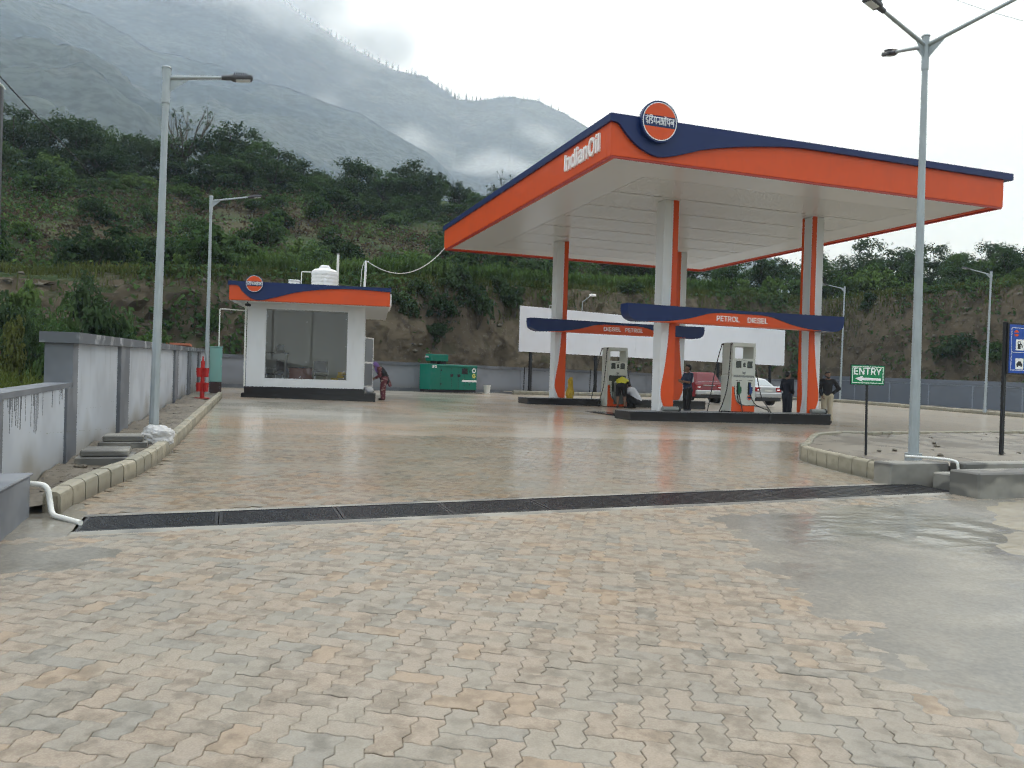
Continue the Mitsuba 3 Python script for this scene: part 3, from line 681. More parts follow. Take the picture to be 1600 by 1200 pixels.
# runs of dark paint down the pale face
drips = []
for i in range(26):
    a0 = rng.uniform(.2, 2.6); w = rng.uniform(.006, .03); h = rng.uniform(.05, .42)
    drips.append(wbox(p0, d, a0, a0 + w, -.05, .003, 1.0 - h, .999))
part(k, 'paint_run', cat_(*drips), 'wall_dark', kind='stuff')
part(k, 'return_panel', bx(-4.6, -2.19, 8.26, 8.48, -.1, float(gz(-2, 8.3)) + 1.0), 'wall_light')
part(k, 'return_border', cat_(bx(-4.6, -2.19, 8.252, 8.49, float(gz(-2, 8.3)) + .86, float(gz(-2, 8.3)) + 1.058), bx(-2.34, -2.185, 8.249, 8.5, 0, float(gz(-2, 8.3)) + 1.0)), 'wall_dark')
solo('block_wall', cat_(bx(-3.4, -1.62, 4.6, 7.95, -.1, .535, .012), bx(-3.42, -1.6, 4.58, 7.97, .536, .56, .008)), 'wall_dark', 'low grey block wall in the near left corner', 'wall')
k = thing('boundary_wall', 'grey rear boundary wall running behind the green generator and white hoarding', 'wall')
p0, d, L = wall_frame((-1.0, 38.25), (47.2, 55.12))
npan = 14
for i in range(npan):
    a, b = L * i / npan, L * (i + 1) / npan
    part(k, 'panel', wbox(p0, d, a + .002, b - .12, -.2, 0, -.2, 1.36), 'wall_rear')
    part(k, 'post', wbox(p0, d, b - .12, b, -.2, .02, -.2, 1.362), 'wall_rear')
part(k, 'coping', wbox(p0, d, 0, L, -.26, .06, 1.362, 1.52), 'wall_dark')
part(k, 'skirting', wbox(p0, d, 0, L, -.1, .035, -.2, .17), 'wall_dark')
k = thing('boundary_wall', 'dark grey right boundary wall with pale bands behind the entry sign', 'wall')
p0, d, L = wall_frame((47.2, 55.0), (47.0, 8.0))
for i in range(13):
    a, b = L * i / 13, L * (i + 1) / 13
    part(k, 'panel', wbox(p0, d, a + .1, b - .002, -.2, 0, -.2, 1.62), 'wall_right')
    part(k, 'post', wbox(p0, d, a, a + .1, -.2, .015, -.2, 1.622), 'wall_band')
part(k, 'top_band', wbox(p0, d, 0, L, -.21, .02, 1.623, 1.70), 'wall_band')
part(k, 'coping', wbox(p0, d, 0, L, -.26, .06, 1.701, 2.0), 'wall_right')
# concrete heads at the right end of the drain
g0 = float(gz(10, 9.4))
k = thing('concrete_block', 'damp concrete block at the right end of the drain', 'concrete block')
part(k, 'block', bx(9.36, 10.52, 9.40, 9.75, -.1, g0 + .33, .02), 'concrete')
k = thing('concrete_block', 'long low concrete parapet in front of the muddy bed at right', 'concrete block')
part(k, 'body', bx(10.62, 30, 9.2, 9.5, -.1, g0 + .34, .02), 'concrete'); part(k, 'ledge', bx(9.95, 14, 8.62, 9.19, -.1, g0 + .22, .02), 'concrete')
solo('concrete_block', bx(9.62, 15, 8.12, 8.61, -.1, g0 + .33, .025), 'concrete', 'rough concrete kerb block nearest the gravel verge', 'concrete block')
def zt(x, y): return float(gz(x, y))
solo('drain_pipe', tube(bez([(10.25, 10.0, g0 + .37), (10.45, 9.6, g0 + .375), (10.56, 9.36, g0 + .36), (10.575, 9.3, g0 + .28), (10.58, 9.28, g0 + .02)], 8), .022, 10), 'pvc_white', 'white plastic pipe bending down over the concrete block', 'pipe', smooth=40)
solo('drain_pipe', tube(bez([(-1.9, 8.05, .47), (-1.62, 8.0, .46), (-1.5, 7.97, .43), (-1.46, 7.93, .3), (-1.42, 7.85, .21), (-1.3, 7.72, .19), (-1.16, 7.55, .18)], 8), .024, 10), 'pvc_white', 'white plastic pipe bent down beside the left end of the drain', 'pipe', smooth=40)
for (x, y, lab) in ((-1.42, 10.98, 'nearer square concrete cover slab in the left soil strip'), (-1.42, 12.75, 'farther concrete cover slab beside the white sack')):
    k = thing('cover_slab', lab, 'cover slab')
    part(k, 'slab', put(bx(-.26, .26, -.3, .3, 0, .075, .012), M((x, y, zt(x, y) + .20), .05)), 'concrete')
    part(k, 'rim', put(bx(-.31, .31, -.36, .36, -.1, .03, .01), M((x, y, zt(x, y) + .165), .05)), 'concrete')
m = trimesh.creation.icosphere(4); v = m.vertices.copy(); v *= (1 + .55 * (meshkit.fbm(v * 2.2, 4, 3) - .5) + .25 * (meshkit.fbm(v * 6, 3, 5) - .5))[:, None]
m.vertices = v * np.array([.23, .2, .17]) + np.array([-1.0, 12.9, zt(-1, 12.9) + .24]); solo('sack', m, 'sack', 'crumpled white sack at the foot of the left street lamp', 'sack', smooth=25)
k = thing('steel_post', 'dark post at the left edge of the photo', 'post')
x, y = bearing(-32.98, 14)[:2]
part(k, 'shaft', bx(x - .035, x + .035, y - .05, y + .05, -.1, 5.55), 'lamp_grey'); part(k, 'cap', trimesh.convex.convex_hull(np.array([(x + a, y + b, 5.551 + c) for a, c in ((-.05, .08), (.05, .0), (.05, .02), (-.05, .1)) for b in (-.1, .1)])), 'pvc_white')

# ------------------------------------------------------------------ shared emblem and lettering
def stroke(lines, w): return unary_union([LineString(l).buffer(w, cap_style=2, join_style=1) for l in lines])
# hand-drawn strokes of the emblem's lettering, headline at height 1
GLYPHS = [(.62, [[(.36, 1), (.36, .78), (.14, .74), (.08, .58), (.22, .47), (.46, .46), (.52, .32), (.38, .18), (.16, .22)], [(.38, .18), (.5, .02)], [(.36, 1.17), (.44, 1.17)]]),
          (.26, [[(.12, 1), (.12, 0)], [(.12, 1), (.2, 1.22), (.42, 1.26), (.6, 1.16), (.66, 1)]]),
          (.56, [[(.34, 1), (.34, .8), (.12, .76), (.08, .56), (.3, .5), (.46, .38), (.4, .16), (.14, .14)]]),
          (.66, [[(.52, 1), (.52, 0)], [(.1, .92), (.22, .8), (.12, .6), (.14, .42), (.3, .34), (.52, .44)]]),
          (.62, [[(.5, 1), (.5, 0)], [(.5, .52), (.24, .5), (.1, .42), (.14, .3), (.26, .36), (.2, .5)]]),
          (1.12, [[(.62, 1), (.62, 0)], [(.1, .86), (.3, .9), (.36, .74), (.2, .62), (.4, .5), (.42, .26), (.24, .14), (.06, .26)], [(.38, .56), (.62, .56)], [(.94, 1), (.94, 0)], [(.76, 1.3), (.84, 1.16), (.98, 1.16), (1.06, 1.3)]]),
          (.66, [[(.52, 1), (.52, 0)], [(.1, .92), (.22, .8), (.12, .6), (.14, .42), (.3, .34), (.52, .44)]]),
          (.72, [[(.6, 1), (.6, 0)], [(.6, .62), (.46, .72), (.36, .56), (.4, .3)], [(.36, .56), (.2, .68), (.08, .5), (.2, .3)]])]
def emblem_text(width):
    tot = sum(g[0] for g in GLYPHS); s = width / tot; shp = []; x = 0
    for w, ls in GLYPHS:
        shp.append(affinity.translate(stroke(ls, .062), x, 0)); x += w
    shp.append(sbox(0, .95, tot, 1.07))
    return affinity.translate(affinity.scale(unary_union(shp), s, s * 1.15, origin=(0, 0)), -width / 2, -.5 * s * 1.15)
def roundel(parent, cx, cy, cz, r, th, yaw=0., holder=True, text=True):
    """Round emblem: blue drum, white ring, two orange caps and a blue band with white lettering; faces -y before turning."""
    m = M((cx, cy, cz), yaw)
    def P(name, poly, d, y, mt): return part(root, name, put(frontal(poly, d, y), m), mt, label=None)
    root = part(parent, 'roundel', put(frontal(Point(0, 0).buffer(r, 40), th, 0), m), 'blue_paint', smooth=30, label='round orange and blue emblem')
    disc = Point(0, 0).buffer(r * .90, 40)
    P('ring', Point(0, 0).buffer(r * .925, 40).difference(Point(0, 0).buffer(r * .885, 40)), .012, -th, 'letter_white')
    band = sbox(-r, -r * .27, r, r * .27)
    caps = disc.buffer(-r * .02).difference(band)
    for g in caps.geoms: P('cap', g, .010, -th, 'orange_paint')
    if text: P('lettering', emblem_text(r * 1.58), .012, -th, 'letter_white')
    return root

def word_mesh(word, h, depth, wt=.13):
    """Sans lettering: upright strokes for I and l, the rest from the font."""
    out, x = [], 0.
    for ch in word:
        if ch in 'Il': m = bx(0, wt * h * 1.5, 0, h * (1.0 if ch == 'I' else 1.03), 0, depth)
        else: m = meshkit.text_mesh(ch, h, depth, bold=True); m.apply_translation((-m.bounds[0][0], 0, 0))
        out.append(tr(m, x, 0, 0)); x += m.bounds[1][0] - m.bounds[0][0] + h * .13
    return cat_(*out)
# ------------------------------------------------------------------ canopy
ZS, ZB, ZT = 7.45, 7.40, 8.47
U0, U1, V0, V1 = 9.18, 23.0, 18.88, 36.1
k = CAN = thing('fuel_canopy', 'large white canopy with orange and blue fascia on four columns', 'canopy')
def curve_poly(pts, top): return Polygon([(x, z) for x, z in bez(pts, 6)] + top)
sw = [(U0 - .06, 8.27), (U0 + .16, 8.24), (9.49, 8.09), (9.71, 7.87), (10.03, 7.65), (10.5, 7.50), (10.96, 7.56), (11.5, 7.72), (12.0, 7.87), (13.0, 8.06), (14.05, 8.2), (14.9, 8.28), (15.8, 8.295), (18.6, 8.285), (23.3, 8.26)]
part(k, 'front_fascia', bx(U0, U1, V0, V0 + .25, ZB, 8.40, .01), 'orange_paint')
part(k, 'front_swoosh', frontal(curve_poly(sw, [(23.3, ZT), (U0 - .06, ZT)]), .09, V0 - .004), 'blue_paint', smooth=20)
part(k, 'left_fascia', bx(U0, U0 + .25, V0 + .252, V1 - .252, ZB, 8.40, .01), 'orange_paint')
part(k, 'left_band', bx(U0 - .064, U0 - .003, V0 - .09, V1 + .06, 8.27, ZT), 'blue_paint')
part(k, 'right_fascia', bx(U1 - .25, U1, V0 + .252, V1 - .252, ZB, 8.40, .01), 'orange_paint')
part(k, 'right_band', bx(U1 + .003, U1 + .3, V0 + .02, V1 + .06, 8.27, ZT), 'blue_paint')
part(k, 'rear_fascia', bx(U0, U1, V1 - .25, V1, ZB, 8.40, .01), 'orange_paint')
part(k, 'rear_band', bx(U0 - .003, U1 + .003, V1 + .003, V1 + .06, 8.27, ZT), 'blue_paint')
part(k, 'roof', bx(U0 + .1, U1 - .1, V0 + .1, V1 - .1, 8.402, 8.44), 'grey_cap')
for (a, b, c, dd) in ((U0 + .02, U1 - .02, V0 + .02, V0 + .09), (U0 + .02, U1 - .02, V1 - .09, V1 - .02)): part(k, 'fascia_lip', bx(a, b, c, dd, ZB - .05, ZB - .002), 'orange_dark')
for (a, b) in ((U0 + .02, U0 + .09), (U1 - .09, U1 - .02)): part(k, 'fascia_lip', bx(a, b, V0 + .092, V1 - .092, ZB - .05, ZB - .002), 'orange_dark')
# smooth border and slatted panels of the soffit
I0, I1, J0, J1 = U0 + 1.9, U1 - 1.7, V0 + 1.7, V1 - 1.6
ZP = ZS
for n_, (a, b, c, dd) in enumerate(((U0 + .26, U1 - .26, V0 + .26, J0), (U0 + .26, U1 - .26, J1, V1 - .26), (U0 + .26, I0, J0 + .002, J1 - .002), (I1, U1 - .26, J0 + .002, J1 - .002))):
    part(k, 'soffit_border', bx(a, b, c, dd, ZP - .02, ZP + .05), 'white_plain')
for i in range(7):
    a, b = J0 + (J1 - J0) * i / 7, J0 + (J1 - J0) * (i + 1) / 7
    pn = part(k, 'soffit_panel', bx(I0 + .004, I1 - .004, a + .005, b - .005, ZP - .006, ZP + .05), 'white_soffit')
    nsl = int((b - a) / .1)
    part(pn, 'slat', cat_(*[bx(I0 + .02, I1 - .02, a + .02 + j * .1, a + .02 + j * .1 + .086, ZP - .022, ZP - .0065, .005) for j in range(nsl)]), 'white_plain', kind='stuff')
roundel(k, 10.47, V0 - .095, 8.37, .545, .14)
tx = word_mesh('IndianOil', .47, .06); e0 = tx.bounds; tx.apply_scale((2.36 / (e0[1][0] - e0[0][0]), 1, 1)); tx.apply_transform(LEFT); tx.apply_translation((U0 - .003, 21.84, 7.655))
part(k, 'lettering', tx, 'letter_white', label='white raised brand lettering')
FL = [(1, 0), (.5, .02), (.3, .19), (.15, .40), (.11, .62), (.18, .92), (.33, 1.35), (.45, 1.85), (.54, 2.35), (.60, 3.0), (.64, 3.8), (.65, 4.6)]
def column(x, y, zb, mirror, lab):
    w = .5
    c = part(CAN, 'column', bx(x - w / 2, x + w / 2, y, y + w, zb, ZP - .03, .012), 'white_panel', label=lab)
    H = ZP - .04 - zb
    pts = [(p[0], p[1]) for p in bez(FL, 5)] + [(.65, H), (1.0, H)]
    if mirror: pts = [(1 - a, b) for a, b in pts]
    poly = affinity.translate(affinity.scale(Polygon(pts).buffer(0), w + .02, 1, origin=(0, 0)), x - w / 2 - .01, zb + .01)
    part(c, 'flame_cladding', frontal(poly, .022, y - .002), 'orange_paint')
    sx = x - w / 2 if mirror else x + w / 2
    wide = [(p[0], p[1]) for p in bez(FL, 5)]
    po2 = affinity.translate(affinity.scale(Polygon([(a * .5 + .5, b) for a, b in wide] + [(.82, H), (1., H)]), w, 1, origin=(0, 0)), 0, zb + .01)
    sd = prism(po2, .022); sd.apply_transform(np.array([[0, 0, 1, 0], [1, 0, 0, 0], [0, 1, 0, 0], [0, 0, 0, 1.]])); sd.apply_translation((sx - (.024 if mirror else -.002), y + .0, 0))
    part(c, 'side_cladding', sd, 'orange_paint')
ZI2, ZI1 = .60, .745
for (x, y, z, mi_, lab) in ((13.3, 22.75, ZI2, False, 'front left canopy column'), (19.12, 22.75, ZI2, True, 'front right canopy column'), (13.22, 31.5, ZI1, False, 'rear left canopy column'), (19.05, 31.5, ZI1, True, 'rear right canopy column')):
    column(x, y, z, mi_, lab)
# island plinths
def island(lab, x0, x1, y0, y1, z, notch=None):
    k = thing('pump_island', lab, 'pump island')
    P = sbox(x0, y0, x1, y1).buffer(-.04).buffer(.04)
    if notch: P = P.difference(sbox(notch[0], y0 - .1, notch[1], y0 + notch[2]))
    m = prism(P, z - .021); m.apply_translation((0, 0, 0)); part(k, 'plinth', m, 'black_granite')
    t = prism(P.buffer(.012, join_style=2), .02); t.apply_translation((0, 0, z - .02)); part(k, 'top_slab', t, 'black_granite' if False else 'grey_cap')
    return k
island('nearer black pump island under the front columns', 11.87, 19.66, 22.45, 23.55, ZI2)
island('farther black pump island under the rear columns', 11.7, 20.3, 31.2, 32.4, ZI1, (15.05, 16.5, .5))
# crash guards lying at the column feet
for (x, y, z, lab) in ((13.40, 22.60, ZI2, 'grey rubber wheel stop beside the front left column'), (19.22, 22.60, ZI2, 'grey rubber wheel stop beside the front right column')):
    k = thing('wheel_stop', lab, 'wheel stop')
    part(k, 'body', rod((x - .3, y, z + .085), (x + .27, y, z + .085), .075, .075, 16), 'pump_grey', smooth=40)
    part(k, 'end_cap', rod((x + .271, y, z + .085), (x + .34, y, z + .085), .095, .085, 16), 'black_paint', smooth=40)
# fuel signs hung across the columns
def valance(lab, x0, x1, y, z0, words):
    k = thing('fuel_sign', lab, 'sign')
    L = x1 - x0
    prof = [(0, .52), (.0, .34), (.05, .16), (.16, .06), (.36, .0), (.7, 0), (1.5, .05), (2.2, .16), (2.95, .36), (3.4, .405)]
    blue = [(a, b) for a, b in bez(prof, 5)]
    poly = Polygon([(a, b) for a, b in blue] + [(L - a, b) for a, b in blue[::-1]] + [(L, .53), (L / 2, .505), (0, .53)]).buffer(0)
    poly = affinity.translate(poly, x0, z0)
    part(k, 'blue_board', frontal(poly, .48, y + .40), 'blue_paint', smooth=20)
    org = affinity.translate(Polygon([(.9, .01), (1.5, .04), (2.2, .155), (2.95, .355), (3.4, .402), (L - 3.4, .402), (L - 2.95, .355), (L - 2.2, .155), (L - 1.5, .04), (L - .9, .01)]), x0, z0)
    part(k, 'orange_board', frontal(org, .44, y + .375), 'orange_paint')
    for w, xx, ww in words:
        t = word_mesh(w, .165, .012); b = t.bounds; t.apply_translation((-b[0][0], 0, 0)); t.apply_scale((ww / (b[1][0] - b[0][0]), 1, 1)); t.apply_transform(FRONT); t.apply_translation((xx, y - .066, z0 + .135))
        part(k, 'lettering', t, 'letter_white', label=f'white word {w}')
    return k
valance('blue and orange sign reading PETROL DIESEL across the front columns', 11.53, 19.85, 22.26, 3.43, [('PETROL', 14.75, .86), ('DIESEL', 15.93, .79)])
valance('blue and orange sign reading DIESEL PETROL across the rear columns', 11.62, 19.95, 31.02, 3.53, [('DIESEL', 14.98, .82), ('PETROL', 16.0, .86)])

# ------------------------------------------------------------------ dispensers
def dispenser(lab, x, y, z, h, openp=False):
    k = thing('fuel_dispenser', lab, 'fuel dispenser')
    w, dp = .94, .62; s = h / 2.33
    def B(x0, x1, y0, y1, z0, z1, b=.008): return bx(x + x0, x + x1, y + y0, y + y1, z + z0 * s, z + z1 * s, b)
    part(k, 'lower_housing', B(0, w, .0, dp, 0.03, 1.24, .012), 'pump_body')
    part(k, 'base_skirt', B(.02, w - .02, .02, dp - .02, 0, .029, 0), 'black_paint')
    part(k, 'upper_housing', B(.01, w - .01, .012, dp - .012, 1.243, 1.80, .012), 'pump_body')
    part(k, 'header', cat_(B(.01, w - .01, .012, dp - .012, 2.20, 2.33, .012), B(.01, .10, .012, dp - .012, 1.803, 2.199, 0), B(w - .10, w - .01, .012, dp - .012, 1.803, 2.199, 0), B(.10, w - .10, .30, .33, 1.803, 2.199, 0) if False else B(.10, .102, .012, dp - .012, 1.803, 2.199, 0)), 'pump_body')
    for i, xx in enumerate((.16, .60)):
        part(k, 'display', B(xx, xx + .20, .002, .011, 1.49, 1.72, .0), 'screen')
    part(k, 'keypad', B(.44, .53, .003, .011, 1.52, 1.67, .0), 'screen'); part(k, 'card_label', B(.42, .54, .004, .011, 1.28, 1.36, 0), 'pump_grey')
    part(k, 'header_label', B(.36, .56, .004, .011, 1.745, 1.765, 0), 'pump_grey')
    part(k, 'seam', B(.06, w - .06, -.003, -.0005, 1.175, 1.235, 0), 'pump_grey')
    if openp:
        part(k, 'open_bay', B(.06, w - .10, -.006, -.001, 1.02, 1.23, 0), 'screen')
        part(k, 'service_panel', B(.30, .80, -.03, -.008, .12, .95, .006), 'pump_grey')
    for xx, mt, nm in ((.20, 'nozzle_green', 'green'), (.64, 'nozzle_blue', 'blue')):
        if openp and nm == 'blue': continue
        nb = part(k, 'nozzle_boot', B(xx, xx + .13, -.004, -.0005, .60, 1.02, 0), 'screen')
        part(k, 'boot_label', B(xx - .05, xx + .2, -.005, -.0005, 1.06, 1.075, 0), 'black_paint')
        n0 = np.array([x + xx + .07, y - .05, z])
        if not (openp):
            part(k, 'nozzle', cat_(rod(n0 + (0, .0, .62 * s), n0 + (.01, -.0, .84 * s), .045, .05, 10), rod(n0 + (.0, 0, .82 * s), n0 + (-.01, .03, .98 * s), .035, .022, 10), bx(n0[0] + .02, n0[0] + .075, n0[1] - .03, n0[1] + .03, z + .66 * s, z + .86 * s, .01)), mt, smooth=40, label=f'{nm} fuel nozzle')
    sw_ = [(0.01, .86), (.10, .86), (.115, .62), (.18, .40), (.32, .27), (.48, .225), (w - .02, .225)]
    pol = Polygon([(a, b * s) for a, b in bez(sw_[1:], 6)] + [(w - .02, .03 * s), (.01, .03 * s), (.01, .86 * s)])
    part(k, 'orange_swoosh', tr(frontal(pol, .005, -.0005), x, y, z), 'orange_paint')
    ln = [(p[0] + .012, p[1] * s + .02) for p in bez(sw_[1:], 6)]
    part(k, 'swoosh_line', tr(frontal(LineString(ln).buffer(.009), .006, -.0005), x, y, z), 'black_paint')
    if not openp:
        r_ = roundel(k, x + .70, y - .001, z + .50 * s, .095, .006, text=False)
    for i, (x0, y0, sgn) in enumerate(((-.02, .05, -1), (-.02, .56, -1), (w + .02, .3, 1))):
        part(k, 'hose_guide', cat_(rod((x + x0 - sgn * .04, y + y0, z + 2.29 * s), (x + x0 + sgn * .03, y + y0, z + 2.27 * s), .03, .025, 8)), 'black_paint')
    def H(*p): return part(k, 'hose', tube(bez([(x + a, y + b, z + c * s) for a, b, c in p], 8), .017, 7), 'hose', smooth=60)
    H((-.04, .05, 2.25), (-.10, -.02, 1.9), (-.16, -.06, 1.35), (-.22, -.06, .8), (-.36, -.05, .3), (-.48, -.05, .03), (-.42, -.12, .012))
    H((-.05, .56, 2.25), (-.16, .6, 1.8), (-.28, .62, 1.2), (-.40, .62, .5), (-.52, .6, .0), (-.55, .6, -.05))
    if not openp:
        H((w + .03, .3, 2.25), (w + .10, .2, 1.7), (w + .16, .1, 1.1), (w + .27, .0, .5), (w + .42, -.12, .2), (w + .50, -.2, .02), (w + .42, -.28, -.05), (w + .34, -.36, -.25))
        H((.27, -.05, .62), (.30, -.07, .42), (.36, -.07, .22), (.40, -.07, .05), (.42, -.06, .01))
        H((.26, -.045, .62), (.20, -.06, .50), (.30, -.07, .30), (.46, -.07, .24))
        H((.72, -.05, .62), (.74, -.07, .5), (.9, -.1, .27), (1.2, -.1, .15), (1.38, -.1, .1), (1.45, -.1, .012))
    else:
        H((w + .03, .3, 2.25), (w + .08, .25, 1.8), (w + .14, .2, 1.3), (w + .26, .15, .8), (w + .4, .1, .45))
        H((.26, -.01, .6), (.24, -.05, .4), (.34, -.07, .2), (.5, -.06, .1))
    return k
dispenser('cream fuel dispenser with green and blue nozzles on the nearer island', 15.76, 22.72, ZI2, 2.33)
dispenser('cream fuel dispenser opened up beside the bending man', 15.12, 30.72, .42, 2.55, True)

# ------------------------------------------------------------------ sales kiosk
KO = np.array([.43, 30.17, .60]); KY = math.radians(-9.2); KM = M(KO, KY)
k = KIO = thing('sales_kiosk', 'small white glazed kiosk with orange and blue fascia on a black plinth', 'kiosk')
def kb_(x0, x1, y0, y1, z0, z1, b=0.): return put(bx(x0, x1, y0, y1, z0, z1, b), KM)
part(k, 'plinth', kb_(-.06, 4.31, .0, 6.2, -.5, .12), 'black_granite'); part(k, 'upper_plinth', kb_(.03, 4.28, .08, 6.15, .122, .36), 'black_granite')
part(k, 'step', kb_(4.30, 4.68, .0, 1.9, -.5, .21), 'black_granite')
wl = part(k, 'front_wall', cat_(kb_(.07, .71, .15, .35, .362, 3.38), kb_(3.62, 4.23, .15, .35, .362, 3.38), kb_(.712, 3.618, .15, .35, .362, .66), kb_(.712, 3.618, .15, .35, 3.19, 3.38)), 'white_panel')
part(k, 'left_wall', kb_(.07, .27, .352, 6.1, .362, 3.38), 'white_panel'); part(k, 'rear_wall', kb_(.272, 4.03, 5.9, 6.1, .362, 3.38), 'white_panel')
part(k, 'right_wall', cat_(kb_(4.03, 4.23, 1.75, 6.1, .362, 3.38), kb_(4.03, 4.23, .352, .75, .362, 3.38), kb_(4.03, 4.23, .752, 1.748, 2.35, 3.38)), 'white_panel')
part(k, 'interior_wall', cat_(kb_(.275, 4.02, 3.3, 3.36, .37, 3.37), kb_(.275, .3, .36, 3.3, .37, 3.37)), 'inner_wall'); part(k, 'interior_floor', kb_(.28, 4.02, .36, 3.29, .362, .375), 'inner_floor'); part(k, 'ceiling', kb_(.28, 4.02, .36, 5.9, 3.34, 3.378), 'inner_wall')
win = part(k, 'window', put(frontal(sbox(.712, .662, 3.618, 3.188).difference(sbox(.726, .676, 3.604, 3.174)), .015, .225), KM), 'chrome')
key = f'{win}__pane'; pv = put(trimesh.Trimesh(np.array([[.713, .217, .675], [3.617, .217, .675], [3.617, .217, 3.175], [.713, .217, 3.175]]), [[0, 1, 2], [0, 2, 3]], process=False), KM)
scene[key] = shape(pv, 'pane')
for a, b in ((.78, .74), (1.95, .74), (3.5, .74), (.78, 2.9), (2.15, 2.75), (3.55, 2.9), (3.55, 1.9), (.76, 1.95), (2.15, 1.3), (3.52, .98)):
    part(win, 'stud', put(tr(frontal(Point(0, 0).buffer(.022), .02, 0), a, .212, b), KM), 'chrome')
part(k, 'soffit', cat_(kb_(-.36, 5.04, -.72, 6.6, 3.382, 3.42)), 'white_plain')
part(k, 'corner_pipe', put(rod((.02, .1, .36), (.02, .1, 3.38), .03), KM), 'pvc_white')
part(k, 'front_fascia', kb_(-.41, 5.09, -.9, -.73, 3.36, 3.95, .008), 'orange_paint')
sk = [(-.45, 3.865), (-.12, 3.86), (.02, 3.68), (.28, 3.46), (.6, 3.375), (1.1, 3.49), (1.95, 3.73), (3.0, 3.875), (3.9, 3.91), (5.12, 3.865)]
part(k, 'front_swoosh', put(frontal(curve_poly(sk, [(5.12, 4.01), (-.45, 4.01)]), .05, -.902), KM), 'blue_paint', smooth=20)
for nm, a, b in (('left_fascia', -.41, -.3), ('right_fascia', 4.98, 5.09)): part(k, nm, kb_(a, b, -.728, 6.6, 3.36, 3.95), 'white_plain')
part(k, 'right_band', kb_(5.092, 5.13, -.9, 6.6, 3.87, 4.01), 'blue_paint'); part(k, 'roof', kb_(-.3, 4.98, -.72, 6.6, 3.8, 3.86), 'grey_cap')
roundel(k, *(KM @ [.44, -.955, 3.93, 1])[:3], .30, .08, KY)
part(k, 'side_letter_box', kb_(5.10, 5.16, -.4, 2.2, 3.42, 3.84), 'letter_white')
dr_ = part(k, 'door', None or put(cat_(bx(0, .05, 0, .04, 0, 1.9), bx(.87, .92, 0, .04, 0, 1.9), bx(.05, .87, 0, .04, 1.85, 1.9), bx(.05, .87, 0, .04, 0, .06), bx(.05, .87, 0, .04, .9, .97)), KM @ M((4.235, .76, .42), math.radians(68))), 'white_plastic', label='white framed door standing open')
part(dr_, 'glazing', put(cat_(bx(.05, .87, .012, .028, .06, .9), bx(.05, .87, .012, .028, .97, 1.85)), KM @ M((4.235, .76, .42), math.radians(68))), 'frosted')
part(k, 'security_camera', cat_(put(rod((.12, -.2, 3.36), (.12, -.2, 3.28), .02), KM), put(rod((.05, -.25, 3.26), (.22, -.3, 3.24), .045, .05), KM)), 'black_paint')
# things inside the kiosk
def K(x, y, z=0.): return KM @ M((x, y, z))
ft = .376
k = thing('office_desk', 'dark red wooden desk inside the kiosk', 'desk')
part(k, 'top', put(bx(-.45, .45, -.3, .3, .70, .735, .004), K(1.85, 1.9, ft)), 'chair_black'); part(k, 'front_panel', put(bx(-.42, .42, -.27, -.25, .02, .698), K(1.85, 1.9, ft)), 'desk_wood')
for sx in (-.42, .40): part(k, 'side_panel', put(bx(sx, sx + .02, -.249, .28, 0, .698), K(1.85, 1.9, ft)), 'desk_wood')
k = thing('office_counter', 'grey counter along the left inside the kiosk', 'counter')
part(k, 'top', put(bx(0, .85, -.25, .25, 1.25, 1.28), K(.45, 2.6, ft)), 'chair_black'); part(k, 'body', put(bx(.02, .80, -.23, .23, 0, 1.249), K(.45, 2.6, ft)), 'pump_grey')
k = thing('cash_register', 'dark till on the counter inside the kiosk', 'till')
part(k, 'base', put(bx(-.15, .15, -.12, .12, 0, .1, .01), K(1.0, 2.6, ft + 1.282)), 'chair_black'); part(k, 'screen', put(bx(-.12, .12, .0, .03, .101, .32), K(1.0, 2.6, ft + 1.282)), 'screen')
def chair(lab, x, y, yaw):
    k = thing('office_chair', lab, 'chair', 'black chairs inside the kiosk'); m = K(x, y, ft) @ M((0, 0, 0), yaw)
    part(k, 'seat', put(bx(-.24, .24, -.22, .22, .42, .48, .02), m), 'chair_black'); part(k, 'backrest', put(bx(-.25, .25, -.26, -.21, .55, .98, .02), m), 'chair_black')
    for sx in (-.22, .22):
        for sy in (-.2, .2): part(k, 'leg', put(rod((sx, sy, 0), (sx, sy, .42), .014, n=8), m), 'chrome')
        part(k, 'armrest', put(tube([(sx * 1.15, -.2, .6), (sx * 1.15, -.1, .66), (sx * 1.15, .2, .66), (sx * 1.15, .2, .44)], .016), m), 'chrome')
chair('black chair with chrome legs at the middle of the kiosk window', 2.65, 1.0, 0.0); chair('black chair at the left end of the kiosk window', .95, 1.1, 1.1)
k = thing('packet_heap', 'yellowish heap of packets inside the kiosk at right', 'goods')
part(k, 'stack', cat_(*[put(bx(-.12, .12, -.1, .1, .12 * j, .12 * j + .115, .015), K(3.3 + .18 * math.sin(j * 2.2), 1.3, ft) @ M((0, 0, 0), j)) for j in range(5)]), 'yellow_cloth')
